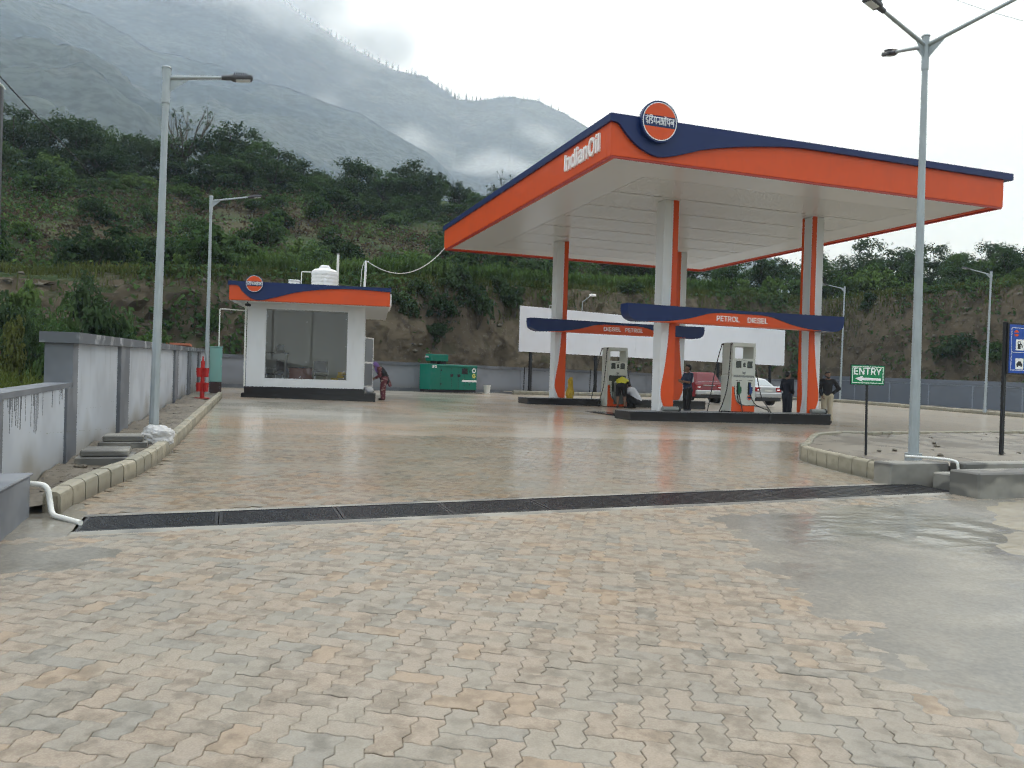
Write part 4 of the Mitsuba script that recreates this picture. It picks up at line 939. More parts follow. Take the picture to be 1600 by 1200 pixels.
# roof fittings
def KP(x, y, z): return (KM @ [x, y, z, 1])[:3]
rz = 3.86
k = thing('water_tank', 'white ribbed water tank on the kiosk roof', 'water tank')
prof = [(0, 0), (.5, 0), (.5, .0)]
for i in range(5): prof += [(.5, .02 + .14 * i), (.515, .05 + .14 * i), (.515, .1 + .14 * i), (.5, .13 + .14 * i)]
prof += [(.5, .74), (.42, .82), (.22, .87), (.22, .93), (0, .95)]
tk = trimesh.creation.revolve(np.array(prof), sections=36); part(k, 'tank', put(tk, M(KP(2.6, 2.6, rz + .30))), 'white_plastic', smooth=30)
part(k, 'lid', put(rod((0, 0, .93), (0, 0, 1.0), .2, .16, 20), M(KP(2.6, 2.6, rz + .30))), 'white_plastic'); part(k, 'stand', put(cat_(bx(-.5, -.42, -.5, .5, 0, .3), bx(.42, .5, -.5, .5, 0, .3), bx(-.5, .5, -.06, .06, .2, .299)), M(KP(2.6, 2.6, rz))), 'concrete')
part(k, 'inlet_pipe', tube([KP(1.72, 2.5, rz), KP(1.72, 2.5, rz + .98), KP(1.74, 2.5, rz + 1.0), KP(2.1, 2.5, rz + 1.0)], .022), 'pvc_white')
k = thing('roof_vent', 'low white box on the kiosk roof left of the tank', 'roof box'); part(k, 'body', put(bx(-.2, .2, -.15, .15, 0, .55, .03), M(KP(1.5, 2.0, rz), KY)), 'white_plastic'); part(k, 'lid', put(bx(-.22, .22, -.17, .17, .551, .6, .02), M(KP(1.5, 2.0, rz), KY)), 'white_plastic')
k = thing('roof_mast', 'white mast on the right of the kiosk roof carrying the cable', 'mast')
part(k, 'shaft', rod(KP(4.15, 2.4, rz), KP(4.19, 2.4, rz + 1.55), .05, .045), 'white_plastic', smooth=40); part(k, 'bracket', rod(KP(4.19, 2.4, rz + 1.5), KP(4.3, 2.4, rz + 1.53), .02), 'white_plastic')
part(k, 'stay', tube(bez([KP(4.12, 2.4, rz + 1.5), KP(4.03, 2.4, rz + 1.1), KP(4.0, 2.4, rz)], 6), .012), 'pvc_white')
k = thing('vent_pipe', 'short pale vent pipe behind the roof water tank', 'pipe'); part(k, 'pipe', rod(KP(3.05, 3.6, rz), KP(3.06, 3.6, rz + 1.9), .05), 'pvc_white'); part(k, 'cap', rod(KP(3.06, 3.6, rz + 1.901), KP(3.06, 3.6, rz + 1.96), .06), 'grey_cap')
cA_ = np.array(KP(4.25, 2.4, rz + 1.52)); cB_ = np.array([U0 + .05, V1 - .1, 7.5])
solo('overhead_cable', tube([cA_ * (1 - t) + cB_ * t - np.array([0, 0, 3.2 * t * (1 - t)]) for t in np.linspace(0, 1, 24)], .018, 6), 'pvc_white', 'pale cable sagging from the kiosk mast to the canopy corner', 'cable')
solo('conduit', tube([(-.41, 30.3, 2.3), (-.41, 30.3, 3.66), (-.38, 30.3, 3.69), (.49, 30.3, 3.67)], .02), 'pvc_white', 'thin white conduit from the teal cabinet to the kiosk wall', 'pipe')

# ------------------------------------------------------------------ street lamps
def lamp_head(k, tip, d, tilt=.1):
    """LED lantern at the end of an arm; d is its horizontal direction."""
    yaw = math.atan2(d[1], d[0]); m = M(tip, yaw)
    R = np.eye(4); R[:3, :3] = [[math.cos(tilt), 0, -math.sin(tilt)], [0, 1, 0], [math.sin(tilt), 0, math.cos(tilt)]]
    m = m @ R
    h = part(k, 'lamp_head', put(cat_(bx(.10, .42, -.085, .085, -.045, .03, .02), rod((-.05, 0, 0), (.12, 0, 0), .038, .045, 10)), m), 'lamp_grey', smooth=30)
    part(h, 'heat_sink', put(cat_(*[bx(.14 + .035 * i, .155 + .035 * i, -.07, .07, .031, .062) for i in range(6)]), m), 'lamp_grey')
    part(h, 'lens', put(bx(.16, .38, -.06, .06, -.053, -.0455), m), 'lamp_glass')
def street_lamp(lab, x, y, z, top, arms, rb, rt, group=None, lean=(0, 0), head=True):
    k = thing('street_lamp', lab, 'street lamp', group)
    b = np.array([x, y, z]); t = np.array([x + lean[0], y + lean[1], top]); u = (t - b) / np.linalg.norm(t - b)
    part(k, 'pole', rod(b - u * .1, t, rb, rt, 10), 'galv')
    part(k, 'base_collar', rod(b - u * .05, b + u * .12, rb * 1.55, rb * 1.5, 14), 'galv', smooth=40)
    part(k, 'sleeve', rod(t - u * .42, t + u * .12, rt * 1.35, rt * 1.35, 12), 'galv', smooth=40)
    part(k, 'sleeve_cap', rod(t + u * .121, t + u * .15, rt * 1.7, rt * 1.2, 12), 'galv', smooth=40)
    for (dx, dy, L, rise) in arms:
        d = np.array([dx, dy]) / math.hypot(dx, dy); p0 = t - u * .02 + np.array([*d, 0]) * rt; p1 = p0 + np.array([d[0] * L, d[1] * L, rise])
        part(k, 'arm', rod(p0, p1, .034, .026, 10), 'galv', smooth=40)
        part(k, 'arm_brace', trimesh.convex.convex_hull(np.array([p0 + (0, 0, -.03), p0 + (0, 0, -.22), p0 + np.array([d[0] * .26, d[1] * .26, rise * .26 / L - .03]), p0 + (.006, .006, -.03), p0 + (.006, .006, -.22), p0 + np.array([d[0] * .26 + .006, d[1] * .26 + .006, rise * .26 / L - .03])])), 'galv')
        if head: lamp_head(k, p1, d, rise / L * .9)
    return k
street_lamp('tall galvanised street lamp nearest the camera in the left soil strip', -1.10, 13.5, .40, 6.02, [(1, .02, .80, .13)], .075, .045, lean=(.055, 0))
street_lamp('galvanised street lamp beside the teal cabinet at left', -.78, 29.67, .62, 7.38, [(1, .05, 1.2, .27)], .08, .045, lean=(0, 0))
RL = RT[:2]; FL_ = FW[:2]
street_lamp('tall three armed galvanised street lamp in the right planting bed', 10.55, 10.13, .36, 7.14,
            [tuple(-RL * 1.03 - FL_ * .70) + (1.22, .22), tuple(RL * .85 - FL_ * .90) + (1.30, .36), tuple(RL * .04 + FL_ * 1.1) + (1.10, .36)], .085, .042, lean=(-.02, 0))
street_lamp('slim street lamp by the rear corner right of the canopy', 42.6, 47.8, .55, 8.9, [tuple(-RL + FL_ * .1) + (1.15, .25)], .075, .05, lean=(.12, 0))
street_lamp('slim street lamp in front of the right boundary wall', 40.9, 34.3, .45, 8.3, [tuple(-RL + FL_ * .1) + (1.15, .3)], .075, .05, lean=(.15, 0))

# ------------------------------------------------------------------ left side fittings
k = thing('fire_bucket_stand', 'red fire bucket stand at the foot of the second left lamp', 'fire stand')
x, y = -.79, 25.81; z = zt(x, y) + .17
part(k, 'base', rod((x, y, z - .03), (x, y, z), .21, .21, 20), 'red_paint', smooth=40); part(k, 'shaft', rod((x, y, z), (x, y, z + 1.10), .065, .055, 12), 'red_paint', smooth=40)
part(k, 'top_rod', rod((x, y, z + 1.10), (x, y, z + 1.24), .03, .02, 10), 'red_paint')
for zz in (.28, .72):
    for sx in (-1, 1):
        b = part(k, 'bucket', rod((x + sx * .10, y - .06, z + zz - .1), (x + sx * .10, y - .06, z + zz + .17), .07, .088, 14, caps=True), 'red_paint', smooth=40)
k = thing('electrical_cabinet', 'teal electrical cabinet on a dark steel frame beside the kerb', 'cabinet')
x0, x1, y0, y1 = -.70, -.29, 29.9, 30.6; z = .57
part(k, 'body', bx(x0, x1, y0, y1, z + .52, z + 1.74, .012), 'teal_paint'); part(k, 'roof', bx(x0 - .02, x1 + .02, y0 - .03, y1 + .03, z + 1.742, z + 1.77, .004), 'teal_paint')
part(k, 'door', bx(x0 + .03, x1 - .03, y0 - .012, y0 - .001, z + .56, z + 1.70, .003), 'teal_paint'); part(k, 'vent_panel', bx(x0 + .08, x1 - .15, y0 - .02, y0 - .0125, z + .66, z + .88), 'teal_paint')
for zz in (1.3, 1.05): part(k, 'hinge', rod((x1 - .02, y0 - .015, z + zz), (x1 - .02, y0 - .015, z + zz + .06), .012), 'galv')
part(k, 'stand', cat_(bx(x0 + .01, x1 - .06, y0 + .02, y1, z, z + .519)), 'brown_steel'); part(k, 'leg', bx(x1 - .05, x1, y0, y0 + .05, z - .05, z + .519), 'brown_steel')
solo('shed_roof', cat_(bx(-3.4, -1.5, 33.0, 35.0, 2.42, 2.50), bx(-3.3, -1.7, 33.1, 34.9, .5, 2.419)), 'salmon', 'low salmon coloured roof showing over the left wall', 'shed')
k = thing('diesel_generator', 'green diesel generator with a silencer box on top by the rear wall', 'generator')
GA = math.atan(.33); GMt = M((9.74, 40.35, .66), GA); W = 2.92
def gb(x0, x1, y0, y1, z0, z1, b=.01): return put(bx(x0, x1, y0, y1, z0, z1, b), GMt)
part(k, 'skid', gb(.02, W - .02, .05, 1.05, .04, .17, 0), 'black_paint'); part(k, 'canopy_body', gb(0, W, 0, 1.1, .172, 1.50, .02), 'gen_green'); part(k, 'roof_lip', gb(.45, W + .01, -.04, 1.12, 1.38, 1.46, .01), 'gen_green'); part(k, 'slab', gb(-.2, W + .25, -.2, 1.3, -.1, .039, 0), 'concrete')
part(k, 'silencer_box', gb(.16, 1.2, .2, .8, 1.66, 2.02, .015), 'gen_green'); part(k, 'silencer_feet', cat_(gb(.4, .5, .3, .7, 1.501, 1.66, 0), gb(.78, 1.15, .3, .7, 1.501, 1.66, 0)), 'black_paint'); part(k, 'exhaust', put(rod((-.05, .5, 1.86), (.16, .5, 1.86), .05), GMt), 'galv', smooth=40)
for xx in (.62, 1.28, 1.72, 2.1): part(k, 'door_seam', gb(xx, xx + .008, -.004, -.0005, .2, 1.36, 0), 'black_paint')
for xx, zz in ((1.22, .86), (1.66, .86)): part(k, 'door_handle', gb(xx, xx + .17, -.02, -.0005, zz, zz + .14, .004), 'black_paint')
part(k, 'grille', gb(1.95, 2.3, -.012, -.0005, 1.02, 1.32, 0), 'black_paint'); part(k, 'stripe', gb(1.96, W - .01, -.006, -.0005, .60, .71, 0), 'letter_white')
part(k, 'logo_panel', put(tr(frontal(unary_union([Polygon([(0, 0), (.1, .0), (.13, .14), (.03, .14)]), sbox(.16, .0, .3, .05), sbox(.16, .08, .28, .14)]), .006, -.0005), .08, 0, 1.30), GMt), 'letter_white')
part(k, 'sticker', put(tr(frontal(Point(0, 0).buffer(.12).difference(Polygon([(-.05, .05), (.05, .05), (0, -.07)])), .006, -.0005), 2.72, 0, .93), GMt), 'sticker_yellow', label='round yellow warning sticker')
part(k, 'gauge', put(tr(frontal(Point(0, 0).buffer(.13).difference(Point(0, 0).buffer(.07)), .006, -.0005), 2.72, 0, 1.22), GMt), 'letter_white')
for a, b in ((.62, 1.15), (.62, .42), (2.42, 1.12), (2.42, .42)): part(k, 'hinge', gb(a, a + .05, -.012, -.0005, b, b + .09, 0), 'black_paint')
k = thing('bucket', 'small white bucket beside the generator', 'bucket'); x, y = 13.4, 42.2
part(k, 'body', rod((x, y, zt(x, y)), (x, y, zt(x, y) + .42), .16, .2, 16), 'pvc_white', smooth=40); part(k, 'rim', rod((x, y, zt(x, y) + .42), (x, y, zt(x, y) + .45), .215, .215, 16), 'pvc_white', smooth=40)

# ------------------------------------------------------------------ hoarding
k = thing('hoarding', 'long blank white hoarding on black posts before the rear wall', 'billboard')
HA = math.atan(.27); HMt = M((15.5, 43.05, 0), HA); HL = 24.0
zb0, zb1, ht = 3.08, 3.05, 2.62
for i in range(8):
    a, b = HL * i / 8, HL * (i + 1) / 8
    z0 = zb0 + (zb1 - zb0) * i / 8
    part(k, 'panel', put(bx(a + .004, b - .004, -.05, 0, z0, z0 + ht + .003 * (i % 2)), HMt), 'hoarding')
part(k, 'back_frame', cat_(*[put(bx(0, HL, .005, .06, z, z + .06), HMt) for z in (3.2, 4.3, 5.4)]), 'black_paint')
for a in (.95, 5.9, 11.5, 17.0, 22.6): part(k, 'post', put(bx(a - .08, a + .08, .061, .2, .3, 5.6), HMt), 'black_paint')
for a in (.95, 5.9): part(k, 'stay', put(rod((a - .45, .1, .6), (a - .42, .1, 2.2), .03), HMt), 'black_paint')
for a, h in ((2.1, .25), (4.6, .95), (11.6, .9), (17.6, .75), (21.0, .7)):
    m = HMt @ M((a, 0, zb0 + ht))
    ar = part(k, 'lamp_arm', put(tube([(0, .03, -.1), (.02, .0, h * .6), (.25, -.5, h)], .03), m), 'galv')
    part(ar, 'floodlight', put(bx(.1, .45, -.75, -.48, h - .06, h + .07, .02), m), 'letter_white')

# ------------------------------------------------------------------ signs
def panel_text(word, h, w, y, x, z, th=.004):
    t = meshkit.text_mesh(word, h, th, bold=True); b = t.bounds; t.apply_translation((-b[0][0], 0, 0)); t.apply_scale((w / (b[1][0] - b[0][0]), 1, 1)); t.apply_transform(FRONT); t.apply_translation((x, y, z)); return t
k = thing('entry_sign', 'green ENTRY sign with a white left arrow on a thin black post', 'sign')
sm = M((10.76, 11.41, 1.575), -.12)
def sp_(m): return put(m, sm)
part(k, 'post', rod((10.80, 11.43, .25), (10.77, 11.43, 1.95), .021, .021, 10), 'black_paint'); part(k, 'backing', sp_(bx(-.345, .345, -.012, .0, 0, .36)), 'black_paint'); part(k, 'face', sp_(bx(-.335, .335, -.016, -.0125, .01, .35)), 'sign_green')
part(k, 'border', sp_(frontal(sbox(-.315, .03, .315, .33).difference(sbox(-.303, .042, .303, .318)), .002, -.0162)), 'letter_white'); part(k, 'lettering', sp_(panel_text('ENTRY', .118, .56, -.0162, -.285, .185, .003)), 'letter_white', label='white word ENTRY')
part(k, 'arrow', sp_(frontal(Polygon([(-.26, .11), (-.10, .165), (-.115, .13), (.27, .125), (.27, .082), (-.115, .085), (-.10, .055)]), .002, -.0162)), 'letter_white', label='white arrow pointing left')
k = thing('facility_sign', 'blue facilities sign with white pictogram boxes at the right edge', 'sign')
fm = M((14.70, 11.86, 1.88), -.0)
def fp_(m): return put(m, fm)
part(k, 'post', put(bx(-.03, .03, -.03, .03, .2, 2.93), M((14.67, 11.90, 0), 0)), 'black_paint'); part(k, 'post', put(bx(-.03, .03, -.03, .03, .2, 2.93), M((15.85, 11.90, 0), 0)), 'black_paint')
part(k, 'frame', fp_(bx(-.02, 1.2, -.02, .005, 0, 1.04)), 'black_paint'); part(k, 'face', fp_(bx(.015, 1.165, -.026, -.0205, .03, 1.005)), 'sign_blue')
part(k, 'border', fp_(frontal(sbox(.065, .085, 1.115, .945).difference(sbox(.075, .095, 1.105, .935)), .002, -.0262)), 'letter_white')
part(k, 'divider', fp_(frontal(sbox(.09, .445, 1.09, .455), .002, -.0262)), 'letter_white')
rr = part(k, 'emblem', fp_(tr(frontal(Point(0, 0).buffer(.065), .003, -.0262), .20, 0, .83)), 'orange_paint'); part(rr, 'band', fp_(tr(frontal(sbox(-.065, -.016, .065, .016), .003, -.0293), .20, 0, .83)), 'sign_blue')
for cx, cz, nm in ((.30, .60, 'fuel'), (.30, .22, 'car'), (.72, .60, 'cup'), (.72, .22, 'air')):
    b = part(k, 'pictogram_box', fp_(tr(frontal(sbox(-.11, -.11, .11, .11), .002, -.0262), cx, 0, cz)), 'letter_white')
    sh = {'fuel': unary_union([sbox(-.06, -.08, .02, .07), LineString([(.02, .02), (.06, .0), (.06, -.05)]).buffer(.012)]).difference(sbox(-.045, .02, .005, .055)), 'car': unary_union([sbox(-.085, -.04, .085, .01), Polygon([(-.06, .01), (-.035, .05), (.035, .05), (.06, .01)]), Point(-.05, -.045).buffer(.02), Point(.05, -.045).buffer(.02)]),
          'cup': unary_union([Polygon([(-.05, .05), (.04, .05), (.03, -.06), (-.04, -.06)]), LineString([(.04, .03), (.07, .01), (.035, -.02)]).buffer(.01)]), 'air': Point(0, 0).buffer(.07).difference(Point(0, 0).buffer(.035))}[nm]
    part(b, 'symbol', fp_(tr(frontal(sh, .002, -.0283), cx, 0, cz)), 'black_paint')
solo('inspection_hatch', cat_(bx(12.35, 13.15, 24.6, 26.9, .2, zt(12.8, 25.7) + .03)), 'black_granite', 'dark flat hatch set in the paving before the farther island', 'hatch')
k = thing('wrapped_extinguisher', 'fire extinguisher wrapped in yellow cloth beside the rear left column', 'extinguisher')
x, y, z = 13.72, 31.45, ZI1
m = trimesh.creation.cylinder(.14, .82, sections=28); m = m.subdivide().subdivide().subdivide(); v = m.vertices.copy(); a = np.arctan2(v[:, 1], v[:, 0]); q = (v[:, 2] + .41) / .82
v[:, :2] *= ((.95 + .14 * np.sin(a * 5 + q * 6) + .25 * np.sin(q * 7)) * np.where(q > .8, 1 - (q - .8) * 2.2, 1))[:, None]; m.vertices = v + np.array([x, y, z + .41])
part(k, 'wrap', m, 'yellow_cloth', smooth=40); part(k, 'top_knot', sph((x + .03, y, z + .84), .085, 2, (1, 1, .8)), 'yellow_cloth', smooth=True)
# overhead wires
def wire(lab, a, b, sag, r=.012, mt='hose'):
    a, b = np.array(a, float), np.array(b, float)
    solo('overhead_wire', tube([a * (1 - t) + b * t - np.array([0, 0, 4 * sag * t * (1 - t)]) for t in np.linspace(0, 1, 20)], r, 5), mt, lab, 'wire')
pa, pb = bearing(-34.5, 16), bearing(-23.9, 34)
wire('thin dark wire running down from the left edge towards the hillside', (pa[0], pa[1], 6.75), (pb[0], pb[1], 6.4), .12, .012)
pa, pb = bearing(27.1, 44), bearing(37.2, 40)
wire('faint thin wire crossing the sky at the right', (pa[0], pa[1], 21.0), (pb[0], pb[1], 15.6), .3, .012, 'galv')

# ------------------------------------------------------------------ cars (local x right, y forward, origin on the ground below the tail)
def car(lab, pos, yaw, body, sedan):
    k = thing('parked_car', lab, 'car', None); m = M(pos, yaw)
    def P(par, name, mesh, mt, smooth=False, **kw): return part(par, name, put(mesh, m), mt, smooth, **kw)
    L, W_ = (4.3, 1.70) if sedan else (3.9, 1.68); H = 1.47 if sedan else 1.62
    if sedan: low = [(.02, .42), (.0, .62), (.05, .98), (.12, 1.03), (.75, 1.05), (3.1, 1.0), (4.15, .82), (4.28, .6), (4.27, .3), (.1, .28)]
    else: low = [(.03, .45), (.0, .62), (.06, 1.03), (.10, 1.08), (.6, 1.08), (2.75, 1.05), (3.75, .9), (3.88, .65), (3.86, .32), (.1, .32)]
    def shell(prof, w, round_=.06, taper=0.):
        pts = []
        for (yy, zz) in prof:
            for sx in (-1, 1):
                pts += [(sx * (w / 2 - round_), yy, zz), (sx * (w / 2) * (1 - taper * max(zz - .9, 0)), min(max(yy, round_), L - round_), zz * .985 + .012)]
        return trimesh.convex.convex_hull(np.array(pts))
    b = P(k, 'body', shell(low, W_), body, 25)
    if sedan: cab = [(.52, 1.03), (1.05, 1.40), (1.5, H), (2.5, H - .02), (3.35, 1.02)]
    else: cab = [(.10, 1.06), (.28, 1.50), (.42, H), (2.1, H), (2.95, 1.03)]
    cp_ = [(sx * (W_ / 2 - .06 - .42 * (zz - 1.0)), yy, zz) for yy, zz in cab for sx in (-1, 1)] + [(sx * (W_ / 2 - .06 - .42 * (zz - 1.0) - .1), yy, zz + .02) for yy, zz in cab[2:4] for sx in (-1, 1)]
    P(k, 'cabin', trimesh.convex.convex_hull(np.array(cp_)), body, 25)
    def quad(p, off): q = np.array(p); n_ = np.cross(q[1] - q[0], q[2] - q[0]); n_ /= np.linalg.norm(n_); return trimesh.convex.convex_hull(np.vstack([q + n_ * off, q - n_ * .004]))
    (ya, za), (yb, zb_) = (cab[0], cab[2]) if not sedan else (cab[0], cab[1])
    wa, wb = W_ / 2 - .06 - .42 * (za - 1) - .09, W_ / 2 - .06 - .42 * (zb_ - 1) - .10
    f0, f1 = .12, .90
    def on(t, w): return (w, ya + (yb - ya) * t, za + (zb_ - za) * t)
    P(k, 'rear_window', quad([on(f0, -(wa + (wb - wa) * f0)), on(f0, wa + (wb - wa) * f0), on(f1, wa + (wb - wa) * f1), on(f1, -(wa + (wb - wa) * f1))], .012), 'car_glass')
    for sx in (-1, 1):
        y0_, y1_ = (1.1, 2.95) if sedan else (.5, 2.55)
        for (u0, u1) in ((y0_, (y0_ + y1_) / 2 - .04), ((y0_ + y1_) / 2 + .04, y1_)):
            q = [(sx * (W_ / 2 - .055 - .42 * .06), u0 - .15 if u0 == y0_ else u0, 1.06), (sx * (W_ / 2 - .055 - .42 * .06), u1 + .18 if u1 == y1_ else u1, 1.06), (sx * (W_ / 2 - .055 - .42 * .38), u1 - .1 if u1 == y1_ else u1, 1.38), (sx * (W_ / 2 - .055 - .42 * .38), u0 + .1 if u0 == y0_ else u0, 1.38)]
            P(k, 'side_window', trimesh.convex.convex_hull(np.array(q + [(a - sx * .02, b_, c) for a, b_, c in q])), 'car_glass')
        P(k, 'tail_light', bx(*sorted((sx * .52, sx * (W_ / 2 - .02))), -.012, .12, .74, .96, .02), 'tail_red')
        P(k, 'reflector_lamp', bx(*sorted((sx * .54, sx * (W_ / 2 - .12))), -.018, .0, .80, .87, .004), 'letter_white')
        P(k, 'wing_mirror', bx(*sorted((sx * (W_ / 2 - .02), sx * (W_ / 2 + .16))), 2.75 if sedan else 2.35, 2.87 if sedan else 2.47, 1.0, 1.13, .02), body)
    P(k, 'bumper', bx(-W_ / 2 + .02, W_ / 2 - .02, -.07, .25, .44, .68, .04), body if sedan else 'car_silver', 30)
    P(k, 'lower_valance', bx(-W_ / 2 + .05, W_ / 2 - .05, -.035, .3, .24, .438, .03), 'car_black', 30)
    P(k, 'number_plate', bx(-.25, .25, -.085, -.0705, .50, .61), 'plate') if not sedan else P(k, 'number_plate', bx(-.25, .25, -.016, .0, .74, .85), 'plate')
    P(k, 'boot_trim', bx(-.45, .45, -.02, .0, .88, .905, 0) if sedan else bx(-.35, .35, -.004, .05, .92, .96, 0), 'chrome')
    for sx in (-1, 1):
        for yy in (.78, L - .85):
            r = .31 if sedan else .33
            w = P(k, 'wheel', rod((sx * (W_ / 2 - .2), yy, r), (sx * (W_ / 2 + .005), yy, r), r, r, 24), 'tyre', 40)
            P(w, 'rim', rod((sx * (W_ / 2 + .006), yy, r), (sx * (W_ / 2 + .014), yy, r), r * .62, r * .58, 20), 'rim')
    return k
car('silver sedan parked tail outwards beyond the nearer dispenser', (26.7, 35.2, .47), math.radians(2), 'car_silver', True)
car('dark red hatchback parked tail outwards behind the man in navy', (24.2, 36.9, .52), math.radians(0), 'car_red', False)

# ------------------------------------------------------------------ people
def ball(c, r, n=2):
    m = trimesh.creation.icosphere(n); return m.vertices * r + np.array(c)
def hull(*sp): return m3.Manifold.hull_points(np.vstack([ball(c, r) for c, r in sp]).astype(np.float64))
def fuse(parts, step, it=6):
    mm_ = m3.Manifold.batch_boolean(parts, m3.OpType.Add)
    if step: mm_ = mm_.refine_to_length(step)
    o = mm_.to_mesh(); t = trimesh.Trimesh(np.array(o.vert_properties[:, :3], float), np.array(o.tri_verts), process=True)
    if it: trimesh.smoothing.filter_taubin(t, lamb=.5, nu=.52, iterations=it)
    return t
def rotx(p, a, o): p, o = np.array(p, float), np.array(o, float); q = p - o; c, s = math.cos(a), math.sin(a); return o + np.array([q[0], c * q[1] - s * q[2], s * q[1] + c * q[2]])
def hand(wr, el, side, curl=.5):
    """Palm, four unequal fingers in two joints and a thumb from the palm's side."""
    wr, el = np.array(wr, float), np.array(el, float); d = wr - el; d /= np.linalg.norm(d)
    inw = np.array([-side, 0, 0.]) ; inw -= d * (inw @ d); inw /= np.linalg.norm(inw) + 1e-9; lat = np.cross(d, inw)
    out = [hull((wr, .026), (wr + d * .08 + lat * .026, .016), (wr + d * .08 - lat * .026, .016))]
    for i, (o, L) in enumerate(((-.030, .062), (-.010, .074), (.011, .07), (.030, .055))):
        a = wr + d * .085 + lat * o; b = a + (d * math.cos(curl) + inw * math.sin(curl)) * L * .55; c = b + (d * math.cos(curl * 2) + inw * math.sin(curl * 2)) * L * .5
        out += [hull((a, .0095), (b, .0088)), hull((b, .0088), (c, .0078))]
    f = np.sign(lat[1]) or 1
    a = wr + d * .025 + lat * f * .024; b = a + d * .03 + lat * f * .026 + inw * .012; c = b + d * .03 + inw * .012 + lat * f * .006
    return out + [hull((a, .013), (b, .0105)), hull((b, .0105), (c, .009))]
def person(lab, pos, yaw, J, scale=1., hyaw=0., hpitch=0., top=None, bottom=None, sleeves='long', legs='long', hair='hair', beard=False, scarf=None, curl=.5, name='person', vest=None):
    """J: joints in metres in the person's own frame (x to their right, y ahead, z up)."""
    k = thing(name, lab, 'person'); m = M(pos, yaw) @ np.diag([scale, scale, scale, 1.])
    def P(par, nm, mesh, mt, smooth=True, **kw): return part(par, nm, put(mesh, m), mt, smooth, **kw)
    J = {a: np.array(b, float) for a, b in J.items()}
    ctr = J['head']
    def hd(p):
        p = np.array(p, float); p = rotx(p, hpitch, (0, 0, 0)); c, s = math.cos(hyaw), math.sin(hyaw); return ctr + np.array([c * p[0] - s * p[1], s * p[0] + c * p[1], p[2]])
    torso = [hull((J['pelvis'], .115), (J['hipL'], .095), (J['hipR'], .095), (J['waist'], .115)), hull((J['waist'], .115), (J['chest'], .135)), hull((J['chest'], .13), (J['shL'], .055), (J['shR'], .055), (J['neck'], .052))]
    head_ = [hull((J['neck'], .052), (hd((0, -.015, -.05)), .05)), hull((hd((0, -.012, .03)), .085), (hd((0, .02, .02)), .075), (hd((0, .03, -.055)), .048), (hd((0, .055, -.085)), .026)),
             hull((hd((0, .088, .02)), .010), (hd((0, .108, -.015)), .013)), hull((hd((.078, -.0, .0)), .018), (hd((.08, -.01, .02)), .016)), hull((hd((-.078, 0, .0)), .018), (hd((-.08, -.01, .02)), .016)), hull((hd((-.02, .082, -.052)), .010), (hd((.02, .082, -.052)), .010))]
    limbs = []
    for s, sg in (('L', -1), ('R', 1)):
        limbs += [hull((J['sh' + s], .052), (J['el' + s], .040)), hull((J['el' + s], .040), (J['wr' + s], .026))] + hand(J['wr' + s], J['el' + s], sg, curl)
        limbs += [hull((J['hip' + s], .088), (J['kn' + s], .058)), hull((J['kn' + s], .058), (J['kn' + s] * .45 + J['an' + s] * .55 + np.array([0, -.02, 0]), .052), (J['an' + s], .036)), hull((J['an' + s] + np.array([0, -.03, -.02]), .036), (J['to' + s], .026))]
    P(k, 'body', fuse(torso + head_ + limbs, .022, 5), SKIN)
    for sg in (-1, 1): P(k, 'eye', sph(hd((sg * .033, .086, .018)), .0115, 1), 'hair')
    def infl(a, ra, b, rb, e): return hull((J[a], ra + e), (J[b], rb + e))
    e = .022
    sh = [hull((J['pelvis'] + (J['waist'] - J['pelvis']) * .1, .12 + e), (J['hipL'] * .5 + J['waist'] * .5, .085 + e), (J['hipR'] * .5 + J['waist'] * .5, .085 + e), (J['waist'], .118 + e)), hull((J['waist'], .118 + e), (J['chest'], .135 + e)), hull((J['chest'], .13 + e), (J['shL'], .056 + e), (J['shR'], .056 + e), (J['neck'] * .75 + J['chest'] * .25, .045 + e))]
    for s in 'LR':
        mid = J['sh' + s] * .3 + J['el' + s] * .7
        if sleeves == 'long': sh += [infl('sh' + s, .054, 'el' + s, .044, e), hull((J['el' + s], .044 + e), (J['el' + s] * .12 + J['wr' + s] * .88, .032 + e * .8))]
        else: sh += [hull((J['sh' + s], .056 + e), (mid, .050 + e))]
    P(k, 'shirt', fuse(sh, .035, 4), top)
    if vest: P(k, 'waistcoat', fuse([hull((J['pelvis'] + np.array([0, 0, -.06]), .19), (J['waist'], .175)), hull((J['waist'], .175), (J['chest'], .175)), hull((J['chest'], .17), (J['shL'] * .8 + J['chest'] * .2, .075), (J['shR'] * .8 + J['chest'] * .2, .075))], .04, 4), vest)
    e = .02 if not scarf else .05; tr_ = [hull((J['pelvis'], .12 + e), (J['hipL'], .10 + e), (J['hipR'], .10 + e))]
    for s in 'LR':
        if legs == 'long': tr_ += [infl('hip' + s, .092, 'kn' + s, .064, e), hull((J['kn' + s], .064 + e), (J['an' + s] + np.array([0, 0, .01]), .046 + e))]
        else: tr_ += [hull((J['hip' + s], .10 + e), (J['kn' + s] * .85 + J['hip' + s] * .15, .082 + e))]
    P(k, 'trousers' if legs == 'long' else 'shorts', fuse(tr_, .035, 3), bottom)
    for s in 'LR':
        if legs != 'bare': P(k, 'shoe', fuse([hull((J['an' + s] + np.array([0, -.045, -.035]), .042), (J['an' + s] + np.array([0, .0, -.02]), .045), (J['to' + s], .036))], .03, 2), 'shoe')
